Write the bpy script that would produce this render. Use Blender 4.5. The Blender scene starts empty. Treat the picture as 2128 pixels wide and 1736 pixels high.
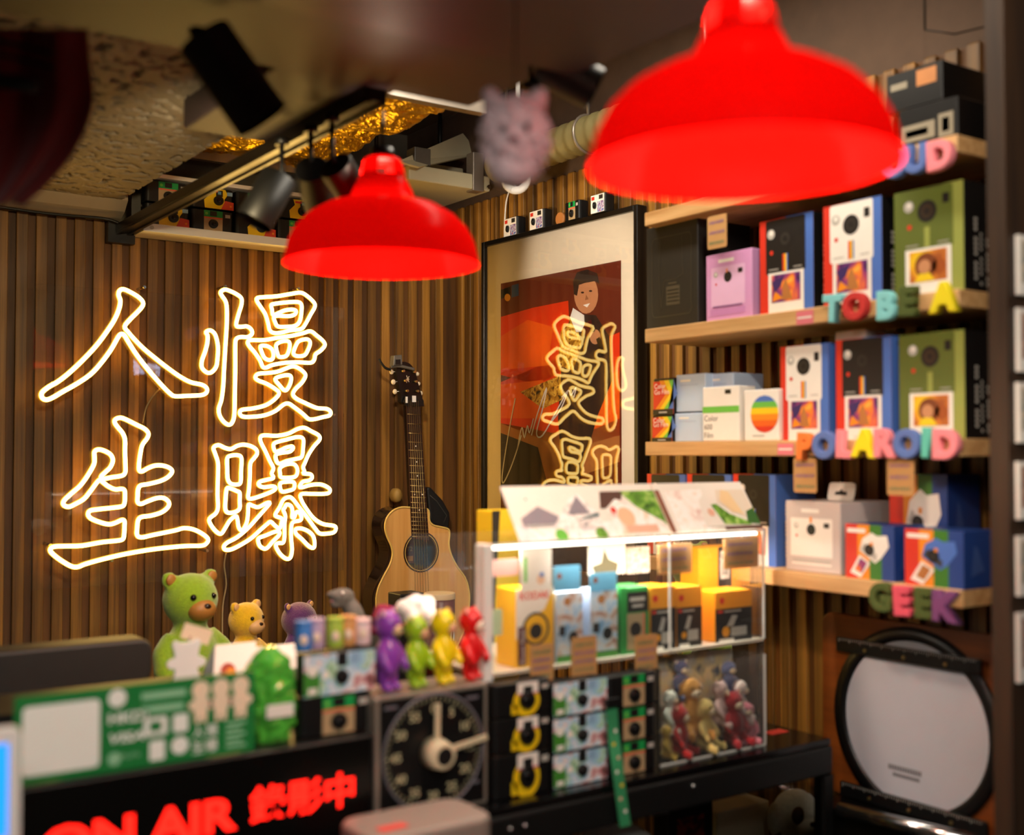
import bpy, bmesh, math, random
from mathutils import Vector, Matrix, noise
random.seed(7)
SC = bpy.context.scene
COL = SC.collection

# ------------------------------------------------------------------ camera
CX, CY, F = 1064.0, 868.0, 2421.0
TH = math.atan(1681 / 2421); PITCH = math.atan(72 / 2421)
CAM = Vector((-1.80, -2.89, 1.5))
_fh = Vector((math.sin(TH), math.cos(TH), 0)); R_ = Vector((math.cos(TH), -math.sin(TH), 0))
F_ = _fh * math.cos(PITCH) + Vector((0, 0, math.sin(PITCH)))
U_ = Vector((0, 0, math.cos(PITCH))) - _fh * math.sin(PITCH)
cd = bpy.data.cameras.new('camera'); cam = bpy.data.objects.new('camera', cd); COL.objects.link(cam)
cam.matrix_world = Matrix((
    (R_.x, U_.x, -F_.x, CAM.x), (R_.y, U_.y, -F_.y, CAM.y), (R_.z, U_.z, -F_.z, CAM.z), (0, 0, 0, 1)))
cd.sensor_fit = 'HORIZONTAL'; cd.sensor_width = 36.0; cd.lens = 36.0 * F / 2128
cd.clip_start = 0.02; cd.clip_end = 60
cd.dof.use_dof = True; cd.dof.focus_distance = 3.0; cd.dof.aperture_fstop = (cd.lens / 1000) / 0.022
SC.camera = cam

# ------------------------------------------------------------------ world, exposure
w = bpy.data.worlds.new('shop_ambient'); SC.world = w; w.use_nodes = True
w.node_tree.nodes['Background'].inputs[0].default_value = (0.95, 0.62, 0.38, 1)
w.node_tree.nodes['Background'].inputs[1].default_value = 0.03
SC.view_settings.view_transform = 'Standard'; SC.view_settings.look = 'None'
SC.view_settings.gamma = 1.0; SC.view_settings.use_curve_mapping = False
SC.view_settings.exposure = 1.1
try:
    SC.cycles.max_bounces = 8; SC.cycles.transparent_max_bounces = 16
    SC.cycles.sample_clamp_indirect = 4.0
except Exception:
    pass

def ray(x, y): return F_ + R_ * ((x - CX) / F) - U_ * ((y - CY) / F)
def onx(x, y, X=0.0):
    d = ray(x, y); return CAM + d * ((X - CAM.x) / d.x)
def ony(x, y, Y=0.0):
    d = ray(x, y); return CAM + d * ((Y - CAM.y) / d.y)
def onz(x, y, Z):
    d = ray(x, y); return CAM + d * ((Z - CAM.z) / d.z)
def dep(x, y, D): return CAM + ray(x, y) * D

# ------------------------------------------------------------------ shop lamps and added fill lights
def aim(o, target):
    o.rotation_euler = (Vector(target) - o.location).to_track_quat('-Z', 'Y').to_euler()
def spot(name, loc, target, power, ang, col=(1, .85, .66), size=.03, blend=.6):
    l = bpy.data.lights.new(name, 'SPOT'); o = bpy.data.objects.new(name, l); COL.objects.link(o)
    l.energy = power; l.color = col; l.spot_size = math.radians(ang); l.spot_blend = blend; l.shadow_soft_size = size
    o.location = loc; aim(o, target); return o
def bulb_light(name, loc, power, col=(1, .80, .58), size=.03):
    l = bpy.data.lights.new(name, 'POINT'); o = bpy.data.objects.new(name, l); COL.objects.link(o)
    l.energy = power; l.color = col; l.shadow_soft_size = size; o.location = loc; return o
def area(name, loc, target, power, sx, sy, col=(1, .8, .55)):
    l = bpy.data.lights.new(name, 'AREA'); o = bpy.data.objects.new(name, l); COL.objects.link(o)
    l.shape = 'RECTANGLE'; l.size = sx; l.size_y = sy; l.energy = power; l.color = col
    o.location = loc; aim(o, target); return o
LAMP_A = dep(1542, 345, 1.145)      # big red lamp
_r = ony(795, 205, -1.30); LAMP_B = Vector((_r.x, -1.30, dep(790, 548, 1.80).z))   # red lamp hanging from the track
bulb_light('lamp_bulb_light', LAMP_A + Vector((0, 0, .045)), 6.5)
bulb_light('lamp_bulb_light', LAMP_B + Vector((0, 0, .045)), 5.0)
# added fills: one in each lamp cap, one unseen behind the camera
for _l in (LAMP_A, LAMP_B): bulb_light('lamp_cap_fill', _l + Vector((0, 0, .150)), .45, size=.012)  # extra point light standing in for bulb leak, lifts foil and ceiling
area('room_fill_light', (-1.9, -3.3, 2.42), (-1.1, -1.8, 0.9), 14, 1.1, .5, (1, .92, .84))  # unseen area light without fixture, added as ambient fill
# track spots washing the shelves and the sign wall
spot('track_spot_light', (-1.05, -2.35, 2.35), (0, -1.55, 1.55), 15, 62)
spot('track_spot_light', (-.80, -1.05, 1.88), (0, -.50, 1.72), 12, 75)
spot('track_spot_light', (-1.25, -1.30, 1.98), (-.66, 0, 1.66), 8, 74, (1, .78, .44))
area('ceiling_tube_light', (-.45, -1.25, 2.455), (-.45, -1.2, 0), 4.2, .08, .9, (1, .90, .74))

# ------------------------------------------------------------------ materials
def lin(h):
    h = h.lstrip('#'); c = [int(h[i:i + 2], 16) / 255 for i in (0, 2, 4)]
    return tuple(x / 12.92 if x <= .04045 else ((x + .055) / 1.055) ** 2.4 for x in c) + (1,)
_M = {}
def mat(name, hx='#808080', rough=.5, metal=0, var=.12, scale=30, bump=0, bscale=None, sheen=0, emis=None, es=0, coat=0, trans=0):
    if name in _M: return _M[name]
    m = bpy.data.materials.new(name); m.use_nodes = True; nt = m.node_tree; b = nt.nodes['Principled BSDF']
    c = lin(hx); tc = nt.nodes.new('ShaderNodeTexCoord')
    n = nt.nodes.new('ShaderNodeTexNoise'); n.inputs['Scale'].default_value = scale; n.inputs['Detail'].default_value = 4
    nt.links.new(tc.outputs['Object'], n.inputs['Vector'])
    mx = nt.nodes.new('ShaderNodeMix'); mx.data_type = 'RGBA'
    mx.inputs[6].default_value = tuple(x * (1 - var) for x in c[:3]) + (1,)
    mx.inputs[7].default_value = tuple(min(1, x * (1 + var)) for x in c[:3]) + (1,)
    nt.links.new(n.outputs['Fac'], mx.inputs[0]); nt.links.new(mx.outputs[2], b.inputs['Base Color'])
    b.inputs['Roughness'].default_value = rough; b.inputs['Metallic'].default_value = metal
    if sheen: b.inputs['Sheen Weight'].default_value = sheen; b.inputs['Sheen Roughness'].default_value = .5
    if coat: b.inputs['Coat Weight'].default_value = coat
    if trans: b.inputs['Transmission Weight'].default_value = trans
    if emis:
        b.inputs['Emission Color'].default_value = lin(emis); b.inputs['Emission Strength'].default_value = es
    if bump:
        bn = nt.nodes.new('ShaderNodeTexNoise'); bn.inputs['Scale'].default_value = bscale or scale * 4; bn.inputs['Detail'].default_value = 6
        nt.links.new(tc.outputs['Object'], bn.inputs['Vector'])
        bp = nt.nodes.new('ShaderNodeBump'); bp.inputs['Strength'].default_value = bump; bp.inputs['Distance'].default_value = .004
        nt.links.new(bn.outputs['Fac'], bp.inputs['Height']); nt.links.new(bp.outputs['Normal'], b.inputs['Normal'])
    _M[name] = m; return m
def wood(name, dark, light, rough=.5, axis='Z', gs=1.0, rnd=.35, bump=.15):
    if name in _M: return _M[name]
    m = bpy.data.materials.new(name); m.use_nodes = True; nt = m.node_tree; b = nt.nodes['Principled BSDF']
    tc = nt.nodes.new('ShaderNodeTexCoord'); oi = nt.nodes.new('ShaderNodeObjectInfo')
    mp = nt.nodes.new('ShaderNodeMapping'); s = [60 * gs] * 3; s['XYZ'.index(axis)] = 3.5 * gs; mp.inputs['Scale'].default_value = s
    nt.links.new(tc.outputs['Object'], mp.inputs['Vector'])
    cm = nt.nodes.new('ShaderNodeVectorMath'); cm.operation = 'ADD'
    sc = nt.nodes.new('ShaderNodeVectorMath'); sc.operation = 'SCALE'; sc.inputs['Scale'].default_value = 57
    cx = nt.nodes.new('ShaderNodeCombineXYZ')
    for i in range(3): nt.links.new(oi.outputs['Random'], cx.inputs[i])
    nt.links.new(cx.outputs[0], sc.inputs[0]); nt.links.new(mp.outputs[0], cm.inputs[0]); nt.links.new(sc.outputs[0], cm.inputs[1])
    n = nt.nodes.new('ShaderNodeTexNoise'); n.inputs['Scale'].default_value = 1; n.inputs['Detail'].default_value = 6; n.inputs['Roughness'].default_value = .6
    nt.links.new(cm.outputs[0], n.inputs['Vector'])
    r = nt.nodes.new('ShaderNodeValToRGB'); r.color_ramp.elements[0].position = .32; r.color_ramp.elements[1].position = .68
    r.color_ramp.elements[0].color = lin(dark); r.color_ramp.elements[1].color = lin(light)
    nt.links.new(n.outputs['Fac'], r.inputs[0])
    hs = nt.nodes.new('ShaderNodeHueSaturation'); mr = nt.nodes.new('ShaderNodeMapRange')
    mr.inputs['To Min'].default_value = 1 - rnd; mr.inputs['To Max'].default_value = 1 + rnd
    nt.links.new(oi.outputs['Random'], mr.inputs[0]); nt.links.new(mr.outputs[0], hs.inputs['Value']); nt.links.new(r.outputs[0], hs.inputs['Color'])
    nt.links.new(hs.outputs[0], b.inputs['Base Color']); b.inputs['Roughness'].default_value = rough
    bp = nt.nodes.new('ShaderNodeBump'); bp.inputs['Strength'].default_value = bump; bp.inputs['Distance'].default_value = .002
    nt.links.new(n.outputs['Fac'], bp.inputs['Height']); nt.links.new(bp.outputs[0], b.inputs['Normal'])
    _M[name] = m; return m
def printed(name, cols, scale=40, rough=.45, kind='noise', seed=0.0, es=0):
    """a blurry many-coloured print: noise or cells through a colour ramp"""
    if name in _M: return _M[name]
    m = bpy.data.materials.new(name); m.use_nodes = True; nt = m.node_tree; b = nt.nodes['Principled BSDF']
    tc = nt.nodes.new('ShaderNodeTexCoord'); mp = nt.nodes.new('ShaderNodeMapping'); mp.inputs['Location'].default_value = (seed, seed * 1.7, seed * .6)
    nt.links.new(tc.outputs['Object'], mp.inputs[0])
    if kind == 'cell':
        n = nt.nodes.new('ShaderNodeTexVoronoi'); n.inputs['Scale'].default_value = scale; sep = nt.nodes.new('ShaderNodeSeparateColor')
        nt.links.new(mp.outputs[0], n.inputs['Vector']); nt.links.new(n.outputs['Color'], sep.inputs[0]); fac = sep.outputs[0]; lo, hi = 0, 1
    else:
        n = nt.nodes.new('ShaderNodeTexNoise'); n.inputs['Scale'].default_value = scale; n.inputs['Detail'].default_value = 3; n.inputs['Distortion'].default_value = .6
        nt.links.new(mp.outputs[0], n.inputs['Vector']); fac = n.outputs['Fac']; lo, hi = .3, .7
    r = nt.nodes.new('ShaderNodeValToRGB'); e = r.color_ramp.elements
    for i, c in enumerate(cols):
        p = lo + (hi - lo) * i / max(1, len(cols) - 1)
        if i == 0: e[0].position = p; e[0].color = lin(c)
        elif i == len(cols) - 1: e[-1].position = p; e[-1].color = lin(c)
        else: q = e.new(p); q.color = lin(c)
    nt.links.new(fac, r.inputs[0]); nt.links.new(r.outputs[0], b.inputs['Base Color']); b.inputs['Roughness'].default_value = rough
    _M[name] = m; return m
def glow(name, hx, s):
    if name in _M: return _M[name]
    m = bpy.data.materials.new(name); m.use_nodes = True; nt = m.node_tree; nt.nodes.remove(nt.nodes['Principled BSDF'])
    e = nt.nodes.new('ShaderNodeEmission'); e.inputs[0].default_value = lin(hx); e.inputs[1].default_value = s
    nt.links.new(e.outputs[0], nt.nodes['Material Output'].inputs[0]); _M[name] = m; return m
def glass(name, tint=(1, 1, 1), ior=1.5, rough=0.0, veil=0.0):
    """thin clear sheet: straight-through plus Fresnel mirror"""
    if name in _M: return _M[name]
    m = bpy.data.materials.new(name); m.use_nodes = True; nt = m.node_tree; nt.nodes.remove(nt.nodes['Principled BSDF'])
    t = nt.nodes.new('ShaderNodeBsdfTransparent'); t.inputs[0].default_value = tuple(tint) + (1,)
    g = nt.nodes.new('ShaderNodeBsdfGlossy'); g.inputs['Roughness'].default_value = rough
    f = nt.nodes.new('ShaderNodeFresnel'); f.inputs[0].default_value = ior
    mx = nt.nodes.new('ShaderNodeMixShader'); nt.links.new(f.outputs[0], mx.inputs[0]); nt.links.new(t.outputs[0], mx.inputs[1]); nt.links.new(g.outputs[0], mx.inputs[2])
    out = mx
    if veil:
        d = nt.nodes.new('ShaderNodeBsdfDiffuse'); m2 = nt.nodes.new('ShaderNodeMixShader'); m2.inputs[0].default_value = veil
        nt.links.new(mx.outputs[0], m2.inputs[1]); nt.links.new(d.outputs[0], m2.inputs[2]); out = m2
    nt.links.new(out.outputs[0], nt.nodes['Material Output'].inputs[0]); _M[name] = m; return m

# ------------------------------------------------------------------ mesh building
class MB:
    def __init__(s): s.v, s.f, s.m, s.s = [], [], [], []
    def add(s, vs, fs, mi=0, smooth=False):
        o = len(s.v); s.v += [tuple(v) for v in vs]
        for f in fs: s.f.append([i + o for i in f]); s.m.append(mi); s.s.append(smooth)
        return s
    def box(s, x0, x1, y0, y1, z0, z1, mi=0):
        v = [(x, y, z) for z in (z0, z1) for y in (y0, y1) for x in (x0, x1)]
        return s.add(v, [(0, 2, 3, 1), (4, 5, 7, 6), (0, 1, 5, 4), (2, 6, 7, 3), (0, 4, 6, 2), (1, 3, 7, 5)], mi)
    def obox(s, c, ax, ay, az, mi=0):
        """box with centre and three half-axis vectors"""
        c, ax, ay, az = Vector(c), Vector(ax), Vector(ay), Vector(az)
        v = [c + ax * i + ay * j + az * k for k in (-1, 1) for j in (-1, 1) for i in (-1, 1)]
        return s.add(v, [(0, 2, 3, 1), (4, 5, 7, 6), (0, 1, 5, 4), (2, 6, 7, 3), (0, 4, 6, 2), (1, 3, 7, 5)], mi)
    def cyl(s, p0, p1, r0, r1=None, n=20, mi=0, caps=True, smooth=True):
        p0, p1 = Vector(p0), Vector(p1); r1 = r0 if r1 is None else r1
        d = (p1 - p0).normalized(); a = d.orthogonal().normalized(); b = d.cross(a)
        v = []
        for p, r in ((p0, r0), (p1, r1)):
            for i in range(n):
                t = 2 * math.pi * i / n; v.append(p + a * (r * math.cos(t)) + b * (r * math.sin(t)))
        s.add(v, [(i, (i + 1) % n, n + (i + 1) % n, n + i) for i in range(n)], mi, smooth)
        if caps: s.add(v, [list(range(n))[::-1], list(range(n, 2 * n))], mi)
        return s
    def tube(s, pts, r, n=8, closed=False, mi=0, rs=None):
        pts = [Vector(p) for p in pts]; N = len(pts); v = []; prev = None
        for i, p in enumerate(pts):
            if closed: t = pts[(i + 1) % N] - pts[i - 1]
            else: t = pts[min(i + 1, N - 1)] - pts[max(i - 1, 0)]
            t = t.normalized() if t.length > 1e-9 else Vector((0, 0, 1))
            if prev is None: a = t.orthogonal().normalized()
            else:
                a = prev - t * prev.dot(t); a = a.normalized() if a.length > 1e-6 else t.orthogonal().normalized()
            prev = a; b = t.cross(a); rr = rs[i] if rs else r
            for k in range(n):
                q = 2 * math.pi * k / n; v.append(p + a * (rr * math.cos(q)) + b * (rr * math.sin(q)))
        fs = []
        for i in range(N if closed else N - 1):
            j = (i + 1) % N; off = 0
            if closed and j == 0:   # match seam
                best = min(range(n), key=lambda o: (v[i * n] - v[j * n + o]).length); off = best
            for k in range(n): fs.append((i * n + k, i * n + (k + 1) % n, j * n + (k + 1 + off) % n, j * n + (k + off) % n))
        s.add(v, fs, mi, True)
        if not closed: s.add(v, [list(range(n))[::-1], list(range((N - 1) * n, N * n))], mi)
        return s
    def lathe(s, prof, c=(0, 0, 0), n=40, mi=0, smooth=True):
        v = [(c[0] + r * math.cos(2 * math.pi * i / n), c[1] + r * math.sin(2 * math.pi * i / n), c[2] + z) for r, z in prof for i in range(n)]
        return s.add(v, [(j * n + i, j * n + (i + 1) % n, (j + 1) * n + (i + 1) % n, (j + 1) * n + i) for j in range(len(prof) - 1) for i in range(n)], mi, smooth)
    def ell(s, c, r, n=16, m=10, mi=0, rot=None):
        if not hasattr(r, '__len__'): r = (r, r, r)
        v = []; c = Vector(c)
        for j in range(m + 1):
            ph = math.pi * j / m
            for i in range(n):
                t = 2 * math.pi * i / n; p = Vector((r[0] * math.sin(ph) * math.cos(t), r[1] * math.sin(ph) * math.sin(t), r[2] * math.cos(ph)))
                v.append(c + (rot @ p if rot else p))
        return s.add(v, [(j * n + i, (j + 1) * n + i, (j + 1) * n + (i + 1) % n, j * n + (i + 1) % n) for j in range(m) for i in range(n)], mi, True)
    def prism(s, poly, o, u, v, wv, mi=0):
        """polygon (2-D) in the frame o,u,v extruded along wv"""
        o, u, v, wv = Vector(o), Vector(u), Vector(v), Vector(wv); n = len(poly)
        a = [o + u * p[0] + v * p[1] for p in poly]; b = [p + wv for p in a]
        s.add(a + b, [list(range(n)), list(range(2 * n - 1, n - 1, -1))], mi)
        return s.add(a + b, [(i, n + i, n + (i + 1) % n, (i + 1) % n) for i in range(n)], mi)
    def build(s, name, mats, parent=None, loc=None, rz=0, bevel=0, seg=2, remesh=0, smooth=None, sub=0):
        me = bpy.data.meshes.new(name); me.from_pydata(s.v, [], s.f)
        if mats is None:                      # faces carry their material themselves
            mats = list(dict.fromkeys(s.m)); s.m = [mats.index(m) for m in s.m]
        elif not isinstance(mats, (list, tuple)): mats = [mats]
        for m in mats: me.materials.append(m)
        me.polygons.foreach_set('material_index', s.m); me.polygons.foreach_set('use_smooth', s.s if smooth is None else [smooth] * len(s.f))
        bm = bmesh.new(); bm.from_mesh(me); bmesh.ops.remove_doubles(bm, verts=bm.verts, dist=1e-6)
        bmesh.ops.recalc_face_normals(bm, faces=bm.faces); bm.to_mesh(me); bm.free(); me.update()
        o = bpy.data.objects.new(name, me); COL.objects.link(o)
        if parent: o.parent = parent
        if loc is not None: o.location = loc
        o.rotation_euler[2] = rz
        if remesh:
            md = o.modifiers.new('r', 'REMESH'); md.mode = 'VOXEL'; md.voxel_size = remesh; md.use_smooth_shade = True
            sm = o.modifiers.new('s', 'SMOOTH'); sm.iterations = 6; sm.factor = .6
        if bevel:
            md = o.modifiers.new('b', 'BEVEL'); md.width = bevel; md.segments = seg; md.limit_method = 'ANGLE'; md.angle_limit = math.radians(40)
        if sub:
            md = o.modifiers.new('u', 'SUBSURF'); md.levels = sub; md.render_levels = sub
        return o
def tag(o, label, cat, group=None, kind=None):
    o['label'] = label; o['category'] = cat
    if group: o['group'] = group
    if kind: o['kind'] = kind
    return o
def thing(name, label, cat, loc=(0, 0, 0), rz=0, group=None):
    o = bpy.data.objects.new(name, None); COL.objects.link(o); o.location = loc; o.rotation_euler[2] = rz; o.empty_display_size = .02
    return tag(o, label, cat, group)
def struct(o): o['kind'] = 'structure'; return o
def copy_tree(o, parent=None):
    c = o.copy(); COL.objects.link(c); c.parent = parent
    for ch in list(o.children): copy_tree(ch, c)
    return c
def rrect(x0, y0, x1, y1, r, n=4):
    p = []
    for cx_, cy_, a in ((x1 - r, y0 + r, -90), (x1 - r, y1 - r, 0), (x0 + r, y1 - r, 90), (x0 + r, y0 + r, 180)):
        for i in range(n + 1):
            t = math.radians(a + 90 * i / n); p.append((cx_ + r * math.cos(t), cy_ + r * math.sin(t)))
    return p
def disc(cx_, cy_, r, n=20, ry=None): return [(cx_ + r * math.cos(2 * math.pi * i / n), cy_ + (ry or r) * math.sin(2 * math.pi * i / n)) for i in range(n)]
def spline(pts, per=5, closed=True):
    out = []; N = len(pts)
    for i in range(N if closed else N - 1):
        p0, p1, p2, p3 = (pts[(i + k) % N] if closed else pts[max(0, min(N - 1, i + k))] for k in (-1, 0, 1, 2))
        for k in range(per):
            t = k / per
            out.append(tuple(.5 * ((2 * b) + (c - a) * t + (2 * a - 5 * b + 4 * c - d) * t * t + (3 * b - a - 3 * c + d) * t ** 3) for a, b, c, d in zip(p0, p1, p2, p3)))
    if not closed: out.append(tuple(pts[-1]))
    return out
_T = {}
def text_geo(txt, bold=0.0, shear=0.0):
    """outline of a line of writing as flat triangles, cap height ~0.7, origin at its left baseline"""
    k = (txt, bold, shear)
    if k not in _T:
        cu = bpy.data.curves.new('t', 'FONT'); cu.body = txt; cu.size = 1; cu.resolution_u = 3; cu.offset = bold; cu.shear = shear; cu.fill_mode = 'FRONT'
        o = bpy.data.objects.new('t', cu); COL.objects.link(o); bpy.context.view_layer.update()
        me = bpy.data.meshes.new_from_object(o.evaluated_get(bpy.context.evaluated_depsgraph_get()))
        _T[k] = ([(v.co.x, v.co.y) for v in me.vertices], [list(p.vertices) for p in me.polygons])
        bpy.data.objects.remove(o); bpy.data.curves.remove(cu); bpy.data.meshes.remove(me)
    return _T[k]
class Face:
    """draws flat print on a plane: o = lower-left corner, u right, v up (unit), n outward; W,H metres; coordinates are fractions"""
    def __init__(s, o, u, v, W, H, step=.00025):
        s.mb = MB(); s.o, s.u, s.v = Vector(o), Vector(u).normalized(), Vector(v).normalized(); s.n = s.u.cross(s.v); s.W, s.H, s.st = W, H, step
    def P(s, a, b, l): return s.o + s.u * (a * s.W) + s.v * (b * s.H) + s.n * (s.st * (l + 1))
    def poly(s, pts, mi, l=0):
        s.mb.add([s.P(a, b, l) for a, b in pts], [list(range(len(pts)))], mi); return s
    def rect(s, a0, b0, a1, b1, mi, l=0, r=0):
        if r:
            pts = rrect(a0 * s.W, b0 * s.H, a1 * s.W, b1 * s.H, r); return s.poly([(x / s.W, y / s.H) for x, y in pts], mi, l)
        return s.poly([(a0, b0), (a1, b0), (a1, b1), (a0, b1)], mi, l)
    def disc(s, a, b, r, mi, l=0, n=18): return s.poly([(a + x / s.W, b + y / s.H) for x, y in disc(0, 0, r, n)], mi, l)
    def ring(s, a, b, r0, r1, mi, l=0, n=28):
        v = [s.P(a + r * math.cos(2 * math.pi * i / n) / s.W, b + r * math.sin(2 * math.pi * i / n) / s.H, l) for r in (r0, r1) for i in range(n)]
        s.mb.add(v, [(i, (i + 1) % n, n + (i + 1) % n, n + i) for i in range(n)], mi); return s
    def text(s, txt, a, b, h, mi, l=0, width=None, bold=0.0, align='L', shear=0.0, rot=0):
        vs, fs = text_geo(txt, bold, shear)
        if not vs: return s
        x0 = min(p[0] for p in vs); x1 = max(p[0] for p in vs); y0 = min(p[1] for p in vs); y1 = max(p[1] for p in vs)
        ky = h / (y1 - y0); kx = ky if width is None else width / (x1 - x0); wd = (x1 - x0) * kx
        off = 0 if align == 'L' else (-wd / 2 if align == 'C' else -wd)
        pts = []
        for x, y in vs:
            X, Y = (x - x0) * kx + off, (y - y0) * ky
            if rot: X, Y = X * math.cos(rot) - Y * math.sin(rot), X * math.sin(rot) + Y * math.cos(rot)
            pts.append(s.P(a + X / s.W, b + Y / s.H, l))
        s.mb.add(pts, fs, mi); return s
    def stroke(s, pts, wd, mi, l=0):
        P = [Vector((p[0] * s.W, p[1] * s.H)) for p in pts]; L, Rr = [], []
        for i, p in enumerate(P):
            t = (P[min(i + 1, len(P) - 1)] - P[max(i - 1, 0)]).normalized(); q = Vector((-t.y, t.x)) * (wd / 2); L.append(p + q); Rr.append(p - q)
        v = [s.P(q.x / s.W, q.y / s.H, l) for q in L + Rr]; n = len(P)
        s.mb.add(v, [(i, i + 1, n + i + 1, n + i) for i in range(n - 1)], mi); return s
    def build(s, name='print', parent=None): return s.mb.build(name, None, parent)

# ================================================================== SETTING
m_slat = wood('walnut_slat', '#4e3210', '#a0702a', .5)
m_back = wood('walnut_backing', '#44290d', '#724714', .6, gs=.5)
m_shelf = wood('oak_shelf', '#b98b56', '#dcb27c', .45, axis='Y', rnd=.06)
m_ceil = mat('concrete_ceiling', '#8d8275', .9, var=.2, scale=4, bump=.2, bscale=30)
m_black = mat('black_plastic', '#0c0c0d', .4, var=.2)
m_blackm = mat('black_metal', '#070707', .5, metal=0, var=.2)
m_white = mat('white_paper', '#eeeae4', .5, var=.03)
m_wplastic = mat('white_plastic', '#e8e6e2', .35, var=.03)
m_cream = mat('cream_metal', '#cfc7a6', .55, var=.1, scale=12)
m_beam = mat('dark_painted_board', '#33282a', .55, var=.15, scale=3)

PITCHW = .044; SW, SD = .0255, .010
H_BACK, H_RIGHT = 2.066, 2.212
wb = struct(MB().box(-2.6, .03, .012, .05, 0, H_BACK).build('wall_back', m_back))
wr = struct(MB().box(.012, .05, -1.80, .05, 0, H_RIGHT).build('wall_right', m_back))
sl = MB().box(-SW / 2, SW / 2, 0, SD, 0, 1)
def slat_row(wall, pts, hgt, rz):
    first = None
    for x, y in pts:
        if first is None:
            first = sl.build('slat', m_slat, wall, bevel=.0012, seg=1); o = first
        else:
            o = first.copy(); COL.objects.link(o); o.parent = wall
        o.location = (x, y, 0); o.rotation_euler[2] = rz; o.scale[2] = hgt
x = -1.205 + .013; xs = []
while x > -2.5: x -= PITCHW
while x < -.03: xs.append(x); x += PITCHW
slat_row(wb, [(a, .002) for a in xs], H_BACK, 0)
ys = [-.028 - PITCHW * i for i in range(40)]
slat_row(wr, [(.002, b) for b in ys], H_RIGHT, -math.pi / 2)

struct(MB().box(-3.6, 1.0, -5.4, .05, -.05, 0).build('floor', mat('floor_tile', '#3a332d', .5, var=.2, scale=3)))
Z_CEIL = 2.50
cl = MB().box(-3.6, .9, -5.4, .9, Z_CEIL, Z_CEIL + .08)
struct(cl.build('ceiling', m_ceil))
struct(MB().box(.012, .06, -2.4, .3, H_RIGHT, Z_CEIL).build('wall_right_upper', mat('brown_upper_wall', '#5b4636', .8, var=.2)))
struct(MB().box(-2.6, .3, .30, .34, H_BACK - .1, Z_CEIL).build('wall_back_upper', mat('grey_rendered_wall', '#77705f', .9, var=.3, scale=9, bump=.4)))
struct(MB().box(-2.6, .05, .05, .30, H_BACK - .06, H_BACK - .02).build('trim_1', m_back))
struct(MB().box(-3.6, -3.55, -5.4, .05, 0, Z_CEIL).build('wall_left', mat('warm_grey_wall', '#7b6f62', .8)))
struct(MB().box(-3.6, 1.0, -5.4, -5.35, 0, Z_CEIL).build('wall_front', mat('warm_grey_wall', '#7b6f62', .8)))

# rough plaster soffit over the sign wall (displaced grid = spray texture)
def popcorn():
    mb = MB(); x0, x1, y0, y1 = -2.4, -.985, -1.25, -.075; nx, ny = 420, 350; v = []
    for j in range(ny + 1):
        for i in range(nx + 1):
            X = x0 + (x1 - x0) * i / nx; Y = y0 + (y1 - y0) * j / ny
            n = noise.noise(Vector((X * 48, Y * 48, 0))) + .55 * noise.noise(Vector((X * 120, Y * 120, 3))) - .18
            v.append((X, Y, 2.105 + .017 * min(1, max(0, n * 2.6)) + .002 * noise.noise(Vector((X * 9, Y * 9, 5)))))
    mb.add(v, [(j * (nx + 1) + i, j * (nx + 1) + i + 1, (j + 1) * (nx + 1) + i + 1, (j + 1) * (nx + 1) + i) for j in range(ny) for i in range(nx)], 0, True)
    mb.box(x0, x1, y0, y1, 2.125, 2.25)
    return mb.build('ceiling_soffit', mat('sprayed_plaster', '#8d8170', 1.0, var=.25, scale=14))
struct(popcorn())
mb = MB(); pr = [(-.0005, 2.066), (-.02, 2.070), (-.05, 2.082), (-.075, 2.105), (-.075, 2.25), (.30, 2.25), (.30, 2.066)]
mb.prism([(a, b) for a, b in pr], (-2.4, 0, 0), (0, 1, 0), (0, 0, 1), (1.43, 0, 0))
struct(mb.build('trim_2', mat('smooth_plaster', '#a8987f', .8, var=.12, scale=10, bump=.1)))
# cable lying along the plaster edge
tag(MB().tube(spline([(-2.0, -.03, 2.062), (-1.4, -.03, 2.066), (-1.15, -.035, 2.060), (-1.02, -.04, 2.062), (-.975, -.05, 2.05)], 5, False), .0035, 6).build('cable', m_black),
    'thin black cable running along the plaster edge above the sign wall', 'cable')
# dropped bulkheads
struct(MB().box(-3.0, -.80, -1.85, -1.33, 2.052, 2.30).build('beam_cross', m_beam, bevel=.006))
struct(MB().box(-3.0, -.80, -2.3, -1.60, 2.030, 2.052).build('beam_cross_trim', mat('plum_painted_board', '#3a2026', .5, var=.1), bevel=.004))
struct(MB().box(-1.13, -.93, -1.33, -.93, 2.056, 2.28).build('beam_stub', m_beam, bevel=.006))
a, b = onz(1250, 150, Z_CEIL), onz(1460, 0, Z_CEIL); d = (b - a).normalized(); q = Vector((-d.y, d.x, 0))
mb = MB(); mb.obox((a + b) / 2 + Vector((0, 0, -.012)), (b - a) * .75, q * .035, (0, 0, .012))
struct(mb.build('ceiling_batten', mat('brown_batten', '#57422e', .6)))

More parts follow.
